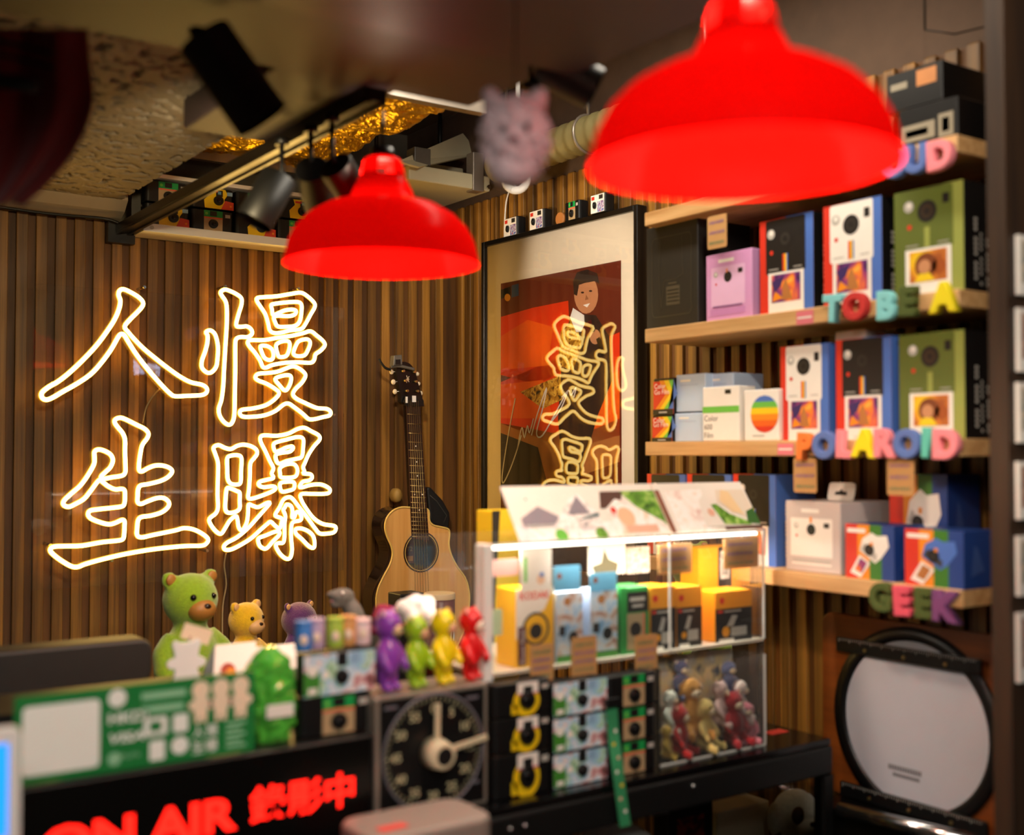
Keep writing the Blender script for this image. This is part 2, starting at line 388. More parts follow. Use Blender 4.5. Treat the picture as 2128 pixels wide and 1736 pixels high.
# ------------------------------------------------------------------ neon sign
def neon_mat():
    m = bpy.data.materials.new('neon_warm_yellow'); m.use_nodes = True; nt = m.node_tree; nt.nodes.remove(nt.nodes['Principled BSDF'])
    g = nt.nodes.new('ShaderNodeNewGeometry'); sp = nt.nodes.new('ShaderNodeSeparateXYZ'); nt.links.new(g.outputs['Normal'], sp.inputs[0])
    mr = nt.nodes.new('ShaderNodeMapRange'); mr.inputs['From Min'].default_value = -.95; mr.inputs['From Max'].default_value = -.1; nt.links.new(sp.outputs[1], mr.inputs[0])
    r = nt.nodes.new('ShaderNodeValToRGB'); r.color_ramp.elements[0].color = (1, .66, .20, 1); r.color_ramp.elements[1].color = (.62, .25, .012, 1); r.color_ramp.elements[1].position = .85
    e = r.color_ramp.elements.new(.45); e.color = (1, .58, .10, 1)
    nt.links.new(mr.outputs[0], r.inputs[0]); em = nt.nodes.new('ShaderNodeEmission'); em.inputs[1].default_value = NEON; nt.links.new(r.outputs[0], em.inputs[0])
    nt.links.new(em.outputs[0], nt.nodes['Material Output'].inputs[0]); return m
NEON = 6.0
m_neon = neon_mat(); m_acr = glass('clear_acrylic', (.97, .97, .96), 1.35, veil=.006)
NY = -.0605
def crop(ox, oy, k, pts): return [(ox + x / k, oy + y / k) for x, y in pts]
def neon_char(name, label, loops, plate_x):
    t = thing(name, label, 'neon sign', group='glowing characters of the wall sign')
    for lp in loops:
        w3 = [ony(x, y, NY) for x, y in lp]
        pts = spline([tuple(p) for p in w3], 4)
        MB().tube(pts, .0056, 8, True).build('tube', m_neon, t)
    return t
K1, K2, K3, K4 = 5.4564, 4.9595, 5.425, 5.425
ren = [[(1030,130),(1075,118),(1150,150),(1240,205),(1290,260),(1285,310),(1225,380),(1150,455),(1085,540),(1130,610),(1200,690),(1300,790),(1420,890),(1560,1000),(1700,1100),(1830,1170),(1960,1200),(2015,1240),(2010,1290),(1950,1318),(1800,1325),(1660,1330),(1600,1300),(1500,1200),(1350,1030),(1220,860),(1130,720),(1080,640),(1045,625),(1010,660),(930,800),(820,950),(700,1080),(540,1190),(380,1280),(260,1350),(190,1370),(145,1340),(150,1285),(230,1220),(320,1170),(450,1070),(600,930),(760,760),(880,600),(970,460),(1020,340),(1035,250),(1015,180)]]
sheng = [[(790,110),(840,92),(900,110),(1010,165),(1090,205),(1130,250),(1120,300),(1070,370),(1050,450),(1035,560),(1035,630),(1065,645),(1130,610),(1200,585),(1280,585),(1350,610),(1375,650),(1330,705),(1250,745),(1130,775),(1050,790),(1025,830),(1020,900),(1020,960),(1055,980),(1130,950),(1220,920),(1290,920),(1340,960),(1335,1010),(1270,1065),(1160,1100),(1060,1115),(1025,1150),(1015,1230),(1015,1300),(1060,1325),(1180,1300),(1400,1255),(1500,1230),(1600,1245),(1690,1290),(1745,1340),(1735,1380),(1680,1410),(1500,1415),(1200,1445),(900,1495),(640,1555),(480,1600),(400,1630),(330,1620),(220,1555),(140,1490),(120,1450),(160,1420),(300,1415),(450,1410),(650,1375),(800,1360),(865,1345),(880,1300),(885,1210),(885,1160),(860,1145),(790,1175),(720,1190),(620,1165),(540,1130),(510,1090),(530,1050),(620,1035),(760,1020),(860,1005),(885,970),(890,900),(885,840),(850,825),(790,830),(720,800),(660,755),(622,735),(540,840),(470,925),(380,980),(310,1010),(258,990),(262,945),(340,870),(430,790),(510,680),(570,570),(575,500),(575,445),(610,420),(670,430),(740,470),(765,530),(740,600),(690,650),(645,695),(655,722),(760,705),(860,688),(893,650),(893,560),(890,430),(890,320),(865,250),(820,195),(785,145)]]
man = [[(150,600),(200,580),(255,630),(285,760),(280,900),(265,990),(215,1050),(160,1055),(105,1000),(105,920),(140,820),(165,720),(168,640)],
 [(315,150),(360,120),(420,135),(500,175),(550,220),(550,290),(520,390),(490,520),(540,540),(610,535),(660,570),(668,620),(620,655),(540,655),(490,680),(480,760),(480,1000),(475,1300),(470,1520),(450,1610),(410,1645),(350,1610),(305,1540),(295,1460),(325,1360),(345,1200),(355,1000),(370,750),(385,500),(385,330),(370,250),(330,190)],
 [(730,215),(800,205),(950,195),(1100,170),(1220,155),(1300,200),(1370,270),(1375,320),(1330,400),(1270,510),(1220,565),(1100,580),(1000,605),(920,610),(870,580),(850,500),(820,400),(770,320),(725,250)],
 [(905,408),(895,350),(885,295),(930,280),(1050,265),(1180,260),(1225,290),(1225,380),(1205,480),(1150,530),(1040,540),(960,535),(930,490),(915,432),(960,415),(1080,420),(1150,400),(1165,360),(1120,345),(1040,355),(960,388)],
 [(620,710),(660,690),(800,690),(950,665),(1120,640),(1250,610),(1330,590),(1400,640),(1470,700),(1490,750),(1440,810),(1385,850),(1370,910),(1330,945),(1200,940),(1050,945),(900,970),(830,1000),(790,990),(760,920),(700,830),(640,760)],
 [(765,760),(830,755),(890,790),(910,850),(900,900),(860,915),(810,890),(780,830)],
 [(940,750),(990,710),(1070,700),(1095,740),(1080,820),(1050,870),(980,880),(955,840)],
 [(1160,760),(1200,700),(1290,680),(1325,720),(1300,800),(1260,860),(1180,870),(1135,840)],
 [(705,1110),(740,1070),(850,1060),(960,1045),(1050,1010),(1130,985),(1200,1010),(1260,1060),(1270,1100),(1230,1170),(1160,1240),(1130,1300),(1170,1350),(1270,1400),(1400,1455),(1510,1465),(1555,1500),(1540,1540),(1460,1560),(1380,1580),(1310,1580),(1240,1520),(1150,1450),(1080,1405),(1020,1420),(930,1490),(800,1540),(650,1555),(560,1550),(530,1510),(560,1475),(680,1460),(820,1425),(920,1360),(975,1290),(930,1240),(830,1180),(740,1145)],
 [(930,1130),(1000,1095),(1080,1085),(1110,1110),(1100,1180),(1060,1250),(1025,1250),(980,1200)]]
bao = [[(235,330),(290,300),(360,330),(430,345),(500,310),(570,295),(650,310),(715,350),(725,400),(690,450),(650,510),(645,650),(635,800),(625,890),(665,905),(780,870),(900,820),(935,785),(900,765),(800,775),(745,750),(755,715),(840,690),(910,670),(890,620),(910,560),(870,480),(820,370),(770,270),(765,210),(810,190),(950,195),(1080,170),(1180,120),(1260,105),(1340,145),(1420,190),(1430,240),(1370,310),(1310,400),(1265,500),(1245,550),(1260,600),(1245,620),(1330,630),(1345,670),(1310,700),(1240,715),(1205,770),(1240,775),(1330,750),(1450,745),(1540,790),(1540,835),(1480,850),(1340,850),(1220,855),(1230,930),(1290,1030),(1370,1130),(1470,1190),(1590,1210),(1615,1240),(1590,1285),(1500,1300),(1430,1295),(1380,1240),(1300,1130),(1200,1000),(1120,900),(1070,890),(1020,920),(980,1000),(930,1085),(960,1110),(1005,1130),(1000,1180),(980,1240),(930,1210),(880,1165),(840,1190),(760,1260),(660,1350),(550,1420),(440,1475),(370,1480),(350,1445),(390,1400),(500,1340),(620,1240),(720,1130),(800,1040),(870,955),(830,955),(740,1000),(680,985),(630,970),(625,1060),(610,1170),(560,1260),(520,1230),(505,1140),(485,1100),(420,1150),(370,1230),(320,1300),(260,1270),(200,1190),(190,1130),(260,1070),(285,1000),(280,850),(285,650),(285,500),(255,400)],
 [(390,450),(430,420),(510,415),(550,450),(545,600),(540,720),(500,745),(430,735),(395,680),(390,560)],
 [(385,790),(430,790),(500,820),(530,840),(530,930),(530,1010),(490,1050),(410,1065),(370,1030),(370,920)],
 [(928,370),(910,300),(940,270),(1050,240),(1180,210),(1245,230),(1245,330),(1230,430),(1170,455),(1060,480),(980,510),(945,480),(938,412),(1000,388),(1090,375),(1130,340),(1120,315),(1050,330),(975,365)],
 [(985,560),(1050,520),(1140,515),(1180,570),(1170,640),(1120,665),(1000,665),(985,620)],
 [(990,730),(1050,715),(1140,720),(1140,790),(1080,815),(1010,825),(985,780)],
 [(1035,1010),(1060,970),(1110,990),(1125,1050),(1120,1110),(1145,1115),(1165,1060),(1200,1060),(1225,1110),(1210,1150),(1130,1170),(1110,1240),(1110,1350),(1120,1480),(1100,1570),(1050,1580),(980,1520),(935,1430),(970,1405),(1020,1400),(1035,1330),(1035,1200),(1045,1100),(1020,1030)],
 [(745,1350),(820,1320),(920,1280),(975,1275),(970,1320),(900,1390),(850,1450),(810,1470),(760,1440),(740,1390)],
 [(1160,1250),(1220,1240),(1300,1270),(1360,1330),(1375,1420),(1360,1460),(1310,1440),(1230,1360),(1165,1300)]]
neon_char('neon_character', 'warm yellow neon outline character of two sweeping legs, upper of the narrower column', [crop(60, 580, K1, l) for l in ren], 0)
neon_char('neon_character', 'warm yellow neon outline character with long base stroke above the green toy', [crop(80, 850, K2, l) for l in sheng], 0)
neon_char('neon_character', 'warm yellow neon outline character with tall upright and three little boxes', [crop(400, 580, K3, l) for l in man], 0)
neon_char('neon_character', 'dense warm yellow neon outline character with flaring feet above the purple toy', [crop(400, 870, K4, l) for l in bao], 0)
# clear acrylic carrier with standoff screws
pl = thing('sign_carrier', 'clear acrylic carrier sheet with steel standoffs behind the neon characters', 'acrylic sheet')
A, B = ony(70, 590, -.05), ony(712, 1185, -.05)
MB().box(A.x, B.x, -.0535, -.0495, B.z, A.z).build('sheet', m_acr, pl)
m_steel = mat('steel', '#c8c8c8', .2, metal=1, var=.05)
for px, py in ((108, 797), (468, 596), (620, 600), (694, 862), (232, 1165), (104, 1133), (300, 597), (430, 1145), (700, 1100)):
    p = ony(px, py, -.05)
    MB().cyl((p.x, .002, p.z), (p.x, -.0536, p.z), .004, n=10).build('standoff', m_steel, pl)
m_wire = mat('clear_wire', '#b7a277', .4)
tag(MB().tube(spline([tuple(ony(*p)) for p in ((470, 1150, -.05), (466, 1175, -.04), (470, 1215, -.03), (463, 1260, -.02), (462, 1330, -.02))], 5, False), .0022, 6).build('power_wire', m_wire),
    'thin pale wire hanging down from the neon sign between the toys', 'wire')
tag(MB().tube(spline([tuple(ony(*p)) for p in ((332, 808, -.045), (316, 826, -.03), (303, 850, -.02), (297, 880, -.012))], 5, False), .0022, 6).build('power_wire', m_wire),
    'short pale wire curving behind the two-legged neon character', 'wire')

# ------------------------------------------------------------------ framed poster on the right wall
XP = -.046
def pt(px, py): p = onx(px, py, XP); return p
py0, py1 = pt(1011, 507).y, pt(1320, 432).y; zt = 2.072; zb_ = 1.13
FW = .013
po = thing('poster_frame', 'tall black framed and signed singer poster with cream mat under glass', 'framed poster', (XP, (py0 + py1) / 2, zb_))
def L(p): return Vector(p) - Vector((XP, (py0 + py1) / 2, zb_))
m_frame = mat('black_lacquer', '#0b0908', .3, var=.1)
for (ya, yb, za, zc) in ((py0, py0 - FW, zb_, zt), (py1 + FW, py1, zb_, zt), (py0 - FW, py1 + FW, zt - FW, zt), (py0 - FW, py1 + FW, zb_, zb_ + FW)):
    c = L((0, 0, 0)); MB().box(-.006, .026, min(ya, yb) + c.y, max(ya, yb) + c.y, za - zb_, zc - zb_).build('frame_bar', m_frame, po, bevel=.001, seg=1)
c = L((0, 0, 0))
MB().box(.004, .010, py1 + .005 + c.y, py0 - .005 + c.y, .005, zt - zb_ - .005).build('mat_board', mat('cream_mat', '#e9dcc8', .8, var=.03), po)
pa, pb_ = pt(1044, 590), pt(1282, 540); ptop = (pa.z + pb_.z) / 2; pbot = 1.21
PW, PH = pa.y - pb_.y, ptop - pbot
fc = Face(L((XP + .004, pa.y, pbot)), (0, -1, 0), (0, 0, 1), PW, PH, .0002)
def f_(px, py): p = onx(px, py, XP + .004); return ((pa.y - p.y) / PW, (p.z - pbot) / PH)
def fp(pts, m, l): fc.poly([tuple(max(0, min(1, q)) for q in f_(*p)) for p in pts], m, l)
m_pb = mat('poster_brown', '#6e2a12', .5, var=.35, scale=9); m_pr = mat('poster_red', '#e03a0a', .5, var=.35, scale=7); m_po = mat('poster_orange', '#f5620f', .5, var=.3, scale=9)
m_pd = mat('poster_dark', '#26100b', .5, var=.3); m_skin = mat('poster_skin', '#c98d62', .5, var=.1); m_suit = mat('poster_suit', '#35231a', .5, var=.3)
m_py = printed('poster_flowers', ['#2a1a12', '#b0781c', '#e0b548', '#6a3014'], 60)
m_tan = mat('poster_tan', '#b5743a', .5, var=.2)
fc.rect(0, 0, 1, 1, m_pb, 0)
fp([(1043, 660), (1110, 640), (1180, 625), (1185, 760), (1120, 800), (1043, 780)], m_pr, 1)
fp([(1043, 700), (1100, 665), (1150, 680), (1140, 760), (1043, 770)], m_po, 2)
fp([(1043, 795), (1282, 690), (1282, 905), (1180, 935), (1043, 880)], m_pr, 1)
fp([(1043, 800), (1130, 790), (1150, 870), (1043, 870)], m_po, 2)
fp([(1215, 800), (1282, 770), (1282, 870), (1215, 900)], m_po, 2)
fp([(1043, 880), (1150, 900), (1282, 860), (1282, 960), (1150, 1010), (1043, 985)], m_tan, 1)
fp([(1043, 900), (1120, 930), (1140, 1010), (1043, 1030)], m_pd, 2)
# the singer: dark suit with flowers, white collar, hand with microphone
fp([(1175, 690), (1196, 652), (1235, 655), (1262, 700), (1268, 790), (1240, 860), (1212, 960), (1200, 1010), (1170, 1010), (1160, 870), (1166, 770)], m_suit, 3)
fp([(1165, 690), (1195, 655), (1206, 720), (1190, 770), (1160, 760)], m_py, 4)
fp([(1120, 800), (1165, 780), (1170, 830), (1130, 850), (1085, 815)], m_py, 4)
fp([(1190, 640), (1212, 655), (1214, 690), (1196, 690), (1184, 660)], m_white, 5)
fp([(1214, 672), (1226, 664), (1232, 690), (1218, 700), (1206, 690)], mat('poster_tie', '#5b1411', .5), 6)
fp(disc(1216, 612, 24, 20, 40), m_skin, 5)
fp([(1192, 612), (1190, 585), (1198, 566), (1218, 560), (1238, 568), (1242, 590), (1234, 584), (1214, 588), (1202, 592), (1198, 615)], m_suit, 6)
for ex in (1209, 1225): fp(disc(ex, 608 - (ex - 1209) * .2, 3.4, 8, 2), m_suit, 7)
fp([(1216, 612), (1221, 622), (1214, 624)], mat('poster_shade', '#a26a45', .5), 7)
fp([(1210, 634), (1224, 630), (1218, 639)], m_white, 7)
fp(disc(1234, 700, 11, 12, 16), m_skin, 6)
fp([(1236, 705), (1246, 740), (1251, 738), (1243, 700)], m_black, 7); fp(disc(1229, 682, 6, 10, 9), m_suit, 7)
# small product corner print
fp([(1047, 603), (1066, 596), (1066, 615), (1047, 622)], m_black, 3); fp([(1068, 594), (1082, 590), (1082, 615), (1068, 619)], mat('poster_blue', '#3b5478', .5), 3)
fp(disc(1060, 619, 6, 10, 8), mat('poster_gold', '#e09a2a', .5), 4)
# autograph
for st in ([(1076, 828), (1068, 870), (1058, 930), (1050, 990), (1053, 1003), (1066, 975), (1078, 940), (1088, 905)], [(1080, 935), (1086, 900), (1090, 890), (1094, 910), (1100, 885), (1104, 900), (1112, 870)],
           [(1108, 905), (1120, 860), (1138, 806), (1130, 850), (1118, 900), (1130, 905), (1160, 850), (1180, 812), (1166, 850), (1145, 880)], [(1168, 826), (1182, 812), (1186, 822), (1196, 806), (1192, 826)]):
    fc.stroke([f_(*p) for p in spline(st, 4, False)], .0046, mat('paint_marker', '#d9d2cc', .5, var=.03), 8)
fc.build('poster_print', po); po.rotation_euler[2] = math.radians(2.15)
MB().add([(0, py0 - FW + c.y, FW), (0, py1 + FW + c.y, FW), (0, py1 + FW + c.y, zt - zb_ - FW), (0, py0 - FW + c.y, zt - zb_ - FW)], [(0, 1, 2, 3)]).build('glass_pane', glass('picture_glass', (.98, .98, .98), 1.62), po)

# ------------------------------------------------------------------ guitar
GY = -.125
def gpx(x, y, Y=GY): return ony(740 + x / 3.1, 720 + y / 3.1, Y)
gu = thing('guitar', 'small natural top acoustic guitar with dark sides standing in the corner', 'guitar', (-.165, GY, .86))
def GL(p): return Vector(p) - Vector((-.165, GY, .86))
out = [(355, 1040), (290, 1038), (235, 1060), (195, 1110), (185, 1170), (200, 1230), (226, 1290), (233, 1345), (215, 1410), (172, 1490), (138, 1570), (128, 1660), (150, 1760), (230, 1850), (330, 1890), (430, 1898), (540, 1888), (640, 1850), (705, 1760), (728, 1660), (725, 1570), (700, 1490), (650, 1420), (612, 1345), (596, 1275), (601, 1215), (592, 1178), (540, 1164), (495, 1152), (470, 1120), (466, 1060), (430, 1040)]
_za, _zb = gpx(430, 1700).z, gpx(430, 1898).z; _yb = 1700 + 198 * (_za - .9308) / (_za - _zb); _k = (_yb - 1700) / 198   # foot of the body rests on the ledge
out = [(x_, y_ if y_ < 1700 else 1700 + (y_ - 1700) * _k) for x_, y_ in out]
o2 = spline(out, 3)
m_top = wood('spruce_top', '#c78f4a', '#e0ad66', .3, axis='Z', gs=.6, rnd=.02, bump=.02); m_side = mat('dark_guitar_side', '#120906', .15, var=.2, coat=.5); m_bind = mat('cream_binding', '#d9b765', .3)
m_ros = mat('rosewood', '#2c1710', .45, var=.2)
fr = [GL(gpx(*p)) for p in o2]
mb = MB(); n = len(fr); bk = [p + Vector((0, .075, 0)) for p in fr]
mb.add(fr + bk, [(i, (i + 1) % n, n + (i + 1) % n, n + i) for i in range(n)], 0, True); mb.add(bk, [list(range(n))])
mb.build('body', m_side, gu)
hc = GL(gpx(418, 1325)); hr = (GL(gpx(513, 1325)) - hc).length
# top with a real sound hole
top = MB(); ring = [hc + Vector((hr * math.cos(2 * math.pi * i / 40), 0, hr * math.sin(2 * math.pi * i / 40))) for i in range(40)]
bm = bmesh.new(); ov = [bm.verts.new(p + Vector((0, -.001, 0))) for p in fr]; iv = [bm.verts.new(p + Vector((0, -.001, 0))) for p in ring]
es = [bm.edges.new((ov[i], ov[(i + 1) % n])) for i in range(n)] + [bm.edges.new((iv[i], iv[(i + 1) % 40])) for i in range(40)]
bmesh.ops.triangle_fill(bm, edges=es, use_beauty=True); me = bpy.data.meshes.new('top'); bm.to_mesh(me); bm.free(); me.materials.append(m_top)
tp = bpy.data.objects.new('soundboard', me); COL.objects.link(tp); tp.parent = gu
MB().tube([p + Vector((0, -.001, 0)) for p in fr], .0028, 6, True).build('binding', m_bind, gu)
rs = Face(hc + Vector((0, -.002, 0)), (1, 0, 0), (0, 0, 1), 1, 1); rs.ring(0, 0, hr, hr * 1.06, m_ros, 0); rs.ring(0, 0, hr * 1.06, hr * 1.1, m_bind, 0); rs.ring(0, 0, hr * 1.1, hr * 1.19, m_ros, 0); rs.build('rosette', gu)
lb = Face(hc + Vector((-hr * .9, .07, -hr * .8)), (1, 0, 0), (0, 0, 1), .06, .07); lb.rect(0, 0, 1, 1, mat('maker_label', '#5c1f16', .5)); lb.rect(.05, .1, .95, .3, m_tan, 1); lb.text('APXT2', .5, .5, .012, m_tan, 1, align='C'); lb.build('maker_label', gu)
def quadprism(px4, y0, y1):
    a = [GL(gpx(*p, y0)) for p in px4]; b = [GL(gpx(*p, y0)) + Vector((0, y1 - y0, 0)) for p in px4]
    return MB().add(a + b, [(0, 1, 2, 3), (7, 6, 5, 4), (0, 4, 5, 1), (1, 5, 6, 2), (2, 6, 7, 3), (3, 7, 4, 0)])
nk = quadprism([(326, 380), (412, 380), (470, 1252), (361, 1236)], GY - .006, GY - .002).build('fretboard', m_ros, gu)
quadprism([(332, 380), (408, 380), (458, 1120), (366, 1120)], GY - .002, GY + .022).build('neck', m_side, gu)
m_fret = mat('fret_wire', '#b9a26a', .3, metal=.9)
for yy in (437, 498, 559, 616, 668, 720, 768, 814, 856, 897, 936, 971, 1006, 1040, 1071, 1100, 1127, 1153, 1178, 1202, 1225):
    k = (yy - 380) / 866; xl = 326 + 35 * k; xr = 412 + 58 * k
    p, q = GL(gpx(xl + 2, yy, GY - .007)), GL(gpx(xr - 2, yy + 4, GY - .007))
    MB().cyl(p, q, .0009, n=6).build('fret', m_fret, nk)
for x_, y_ in ((384, 643), (390, 745), (395, 835), (377, 955), (427, 955), (407, 1055)):
    p = GL(gpx(x_, y_, GY - .0065)); MB().cyl(p, p + Vector((0, -.0006, 0)), .0018, n=10).build('fret_marker', m_white, nk)
hd = MB().prism([(p.x, p.z) for p in (GL(gpx(*q, GY)) for q in spline([(300, 372), (418, 388), (428, 345), (402, 250), (378, 160), (345, 112), (300, 100), (268, 112), (258, 165), (272, 240), (287, 310)], 3))], (0, -.001, 0), (1, 0, 0), (0, 0, 1), (0, .016, 0)).build('headstock', m_frame, gu)
nb = MB().prism([(p.x, p.z) for p in (GL(gpx(*q, GY)) for q in [(310, 320), (402, 318), (424, 352), (425, 388), (312, 384), (296, 360)])], (0, -.010, 0), (1, 0, 0), (0, 0, 1), (0, .006, 0)).build('nut_cover', m_black, gu)
for s_ in ((318, 325, 330, 365), (360, 318, 384, 360)): 
    p, q = GL(gpx(s_[0], s_[1], GY - .0105)), GL(gpx(s_[2], s_[3], GY - .0105)); MB().box(min(p.x, q.x), max(p.x, q.x), -.0125, -.011, min(p.z, q.z), max(p.z, q.z)).build('capo_pad', m_white, nb)
m_pearl = mat('ivory_button', '#e8d6b4', .3)
for x_, y_, r_ in ((228, 165, .0065), (240, 230, .0070), (250, 292, .0068), (395, 178, .0055), (403, 241, .0055), (416, 303, .0065)):
    p = GL(gpx(x_, y_, GY + .006)); tn = MB().ell(p, (r_, .004, r_ * 1.05), 12, 8).build('tuner_button', m_pearl, hd)
    q = GL(gpx(x_ + (60 if x_ < 300 else -35), y_ - 3, GY + .006)); MB().cyl(p, q, .002, n=8).build('tuner_shaft', m_steel, hd)
for x_, y_ in ((293, 160), (307, 222), (318, 288), (365, 166), (374, 228), (385, 290)):
    p = GL(gpx(x_, y_, GY)); MB().cyl(p, p + Vector((0, -.014, 0)), .0035, n=10).build('tuner_post', m_fret, hd)
lg = Face(GL(gpx(322, 235, GY - .001)), (1, 0, 0), (0, 0, 1), .01, .02)
for st in ([(.1, 0), (.9, .9)], [(.9, .1), (.1, 1)], [(.0, .5), (1, .5)]): lg.stroke(st, .0018, m_pearl)
lg.build('logo', hd)
for i in range(6):
    k = i / 5; a = GL(gpx(340 + 60 * k, 350, GY - .010)); b = GL(gpx(376 + 80 * k, 1300, GY - .010)); e = GL(gpx(384 + 86 * k, 1690, GY - .008))
    MB().tube([a, b, e], .00055, 5).build('string', m_fret, gu)
p = GL(gpx(430, 1690, GY)); MB().box(p.x - .055, p.x + .055, -.009, -.0005, p.z - .012, p.z + .012).build('bridge', m_ros, gu, bevel=.003)
# capo clamped on the headstock
cp = thing('capo', 'grey spring capo clamped on top of the guitar headstock', 'capo', gpx(255, 100, GY - .004))
b0 = gpx(255, 100, GY - .004)
def CL(x_, y_, Y=GY - .012): return gpx(x_, y_, Y) - b0
m_grey = mat('grey_plastic', '#5f5b54', .4)
MB().prism([(p.x, p.z) for p in (CL(*q) for q in [(232, 60), (282, 56), (286, 120), (225, 128)])], (0, -.020, 0), (1, 0, 0), (0, 0, 1), (0, .022, 0)).build('clamp_body', m_grey, cp, bevel=.002)
MB().prism([(p.x, p.z) for p in (CL(*q) for q in [(240, 88), (270, 86), (272, 118), (238, 120)])], (0, -.0215, 0), (1, 0, 0), (0, 0, 1), (0, .001, 0)).build('opening', m_black, cp)
MB().tube(spline([CL(148, 82), CL(165, 112), CL(190, 140), CL(222, 150)], 4, False), .0035, 8).build('lever', m_blackm, cp)
MB().tube(spline([CL(225, 130), CL(280, 128), CL(340, 140), CL(372, 148)], 4, False), .0042, 8).build('jaw', m_grey, cp)
# black padded strap bunched behind the neck
mb = MB(); pts = [(455, 912), (480, 905), (560, 990), (605, 1070), (608, 1110), (598, 1185), (540, 1166), (500, 1150), (474, 1110)]
mb.prism([(p.x, p.z) for p in (gpx(*q, GY + .078) for q in pts)], (0, GY + .078, 0), (1, 0, 0), (0, 0, 1), (0, .03, 0))
st = thing('strap_pouch', 'black padded strap pouch tucked behind the guitar neck', 'strap'); mb.build('pad', mat('black_nylon', '#0d0d0f', .6, var=.3, bump=.2), st, bevel=.006)
mb = MB(); sm = [gpx(475, 960, GY + .076), gpx(520, 1000, GY + .076), gpx(583, 1090, GY + .076), gpx(565, 1138, GY + .076)]; mb.tube(sm, .0012, 5); mb.build('seam', mat('grey_thread', '#3c3a36', .6), st)
mb = MB(); c0 = gpx(330, 965, GY + .03); mb.lathe([(.0, .011), (.012, .011), (.016, .006), (.016, -.006), (.012, -.011), (0, -.011)], (0, 0, 0), 24)
k = mb.build('wall_hook_pad', mat('tan_rubber', '#a3813f', .6)); k.location = (c0.x, -.030, c0.z); k.rotation_euler[0] = math.pi / 2; k.scale = (.9, 1.25, 1.6)
tag(k, 'round tan rubber wall pad peeking out behind the guitar neck', 'wall hook')

# ------------------------------------------------------------------ product boxes
def product(name, label, cat, W, H, D, loc, rz, base, draw, group=None, top=None):
    """box with printed faces; front faces local -y, base on loc"""
    t = thing(name, label, cat, loc, rz, group)
    MB().box(-W / 2, W / 2, -D / 2, D / 2, 0, H).build('carton', base, t, bevel=.0015, seg=1)
    fr = Face((-W / 2, -D / 2, 0), (1, 0, 0), (0, 0, 1), W, H); sr = Face((W / 2, -D / 2, 0), (0, 1, 0), (0, 0, 1), D, H); sl_ = Face((-W / 2, D / 2, 0), (0, -1, 0), (0, 0, 1), D, H)
    draw(fr, sr, sl_)
    for f, nm in ((fr, 'front_print'), (sr, 'side_print'), (sl_, 'side_print')):
        if f.mb.f: f.build(nm, t)
    return t
def shelf_box(name, label, xl, xr, yt, zb, Xf, D, base, draw, cat='camera box', group=None):
    """box standing on a wall shelf, front in the plane x = Xf, from photo columns xl..xr and the top-left corner row yt"""
    a, b = onx(xl, yt, Xf), onx(xr, yt, Xf); W = a.y - b.y; H = a.z - zb
    return product(name, label, cat, W, H, D, (Xf + D / 2, (a.y + b.y) / 2, zb), -math.pi / 2, base, draw, group)
def row_box(name, label, xl, xr, yt, zb, Yf, D, base, draw, cat='box', group=None):
    """box facing the photographer's side of the counter, front in the plane y = Yf"""
    a, b = ony(xl, yt, Yf), ony(xr, yt, Yf); W = b.x - a.x; H = a.z - zb
    return product(name, label, cat, W, H, D, ((a.x + b.x) / 2, Yf + D / 2, zb), 0, base, draw, group)
C_ = lambda n, h, r=.45: mat(n, h, r, var=.04)
m_red = C_('print_red', '#d8331f'); m_blue = C_('print_blue', '#4a72c4'); m_dblue = C_('print_deep_blue', '#1f3f86'); m_pwhite = C_('print_white', '#f1ece4'); m_pblack = C_('print_black', '#141212'); m_olive = C_('print_olive', '#5d6a26')
m_olive2 = C_('print_light_olive', '#97a04c'); m_orange = C_('print_orange', '#ef8f1c'); m_yellow = C_('print_yellow', '#f2cf1e'); m_green = C_('print_green', '#3f8a2e'); m_pink = C_('box_pink', '#d79bcf'); m_pink2 = C_('box_light_pink', '#e6b9e0')
m_silver = C_('print_silver', '#b9b5ae'); m_charcoal = C_('print_charcoal', '#2b2824'); m_ltblue = C_('print_pale_blue', '#bcd0ea'); m_kraft = mat('kraft_card', '#b98c56', .8, var=.08, scale=60)
m_lg = C_('print_light_green', '#6cc04a'); m_gmark = C_('marker_green', '#3f7d5c', .7); m_pmark = C_('marker_purple', '#6a4a9a', .7)
m_ph1 = printed('concert_photo', ['#2c1440', '#6b2a7a', '#b5486a', '#f07a2a', '#ffb347'], 28); m_ph2 = printed('portrait_photo', ['#e9d21c', '#f0b21a', '#c9742a', '#8a3f1e'], 18)
def rainbow(f, a, b0, b1, wd, l):
    for i, m in enumerate((m_red, m_orange, m_yellow, m_blue)): f.rect(a - wd / 2 + wd * i / 4, b0, a - wd / 2 + wd * (i + 1) / 4, b1, m, l)
def cam_face(f, a0, a1, b0, b1, body, lens, l=1, eye=True):
    """front of an instant camera printed inside the rectangle"""
    X = lambda k: a0 + (a1 - a0) * k; Y = lambda k: b0 + (b1 - b0) * k; s = min((a1 - a0) * f.W, (b1 - b0) * f.H)
    f.rect(a0, b0, a1, b1, body, l, r=.05 * s)
    f.disc(X(.5), Y(.62), .19 * s, m_pblack, l + 1); f.disc(X(.5), Y(.62), .12 * s, lens, l + 2); f.disc(X(.5), Y(.62), .06 * s, m_pblack, l + 3)
    f.disc(X(.14), Y(.74), .10 * s, m_silver, l + 1); f.disc(X(.15), Y(.76), .05 * s, m_pwhite, l + 2)
    f.rect(X(.80), Y(.70), X(.93), Y(.86), m_pblack, l + 1, r=.01 * s); f.disc(X(.15), Y(.40), .045 * s, m_red, l + 1)
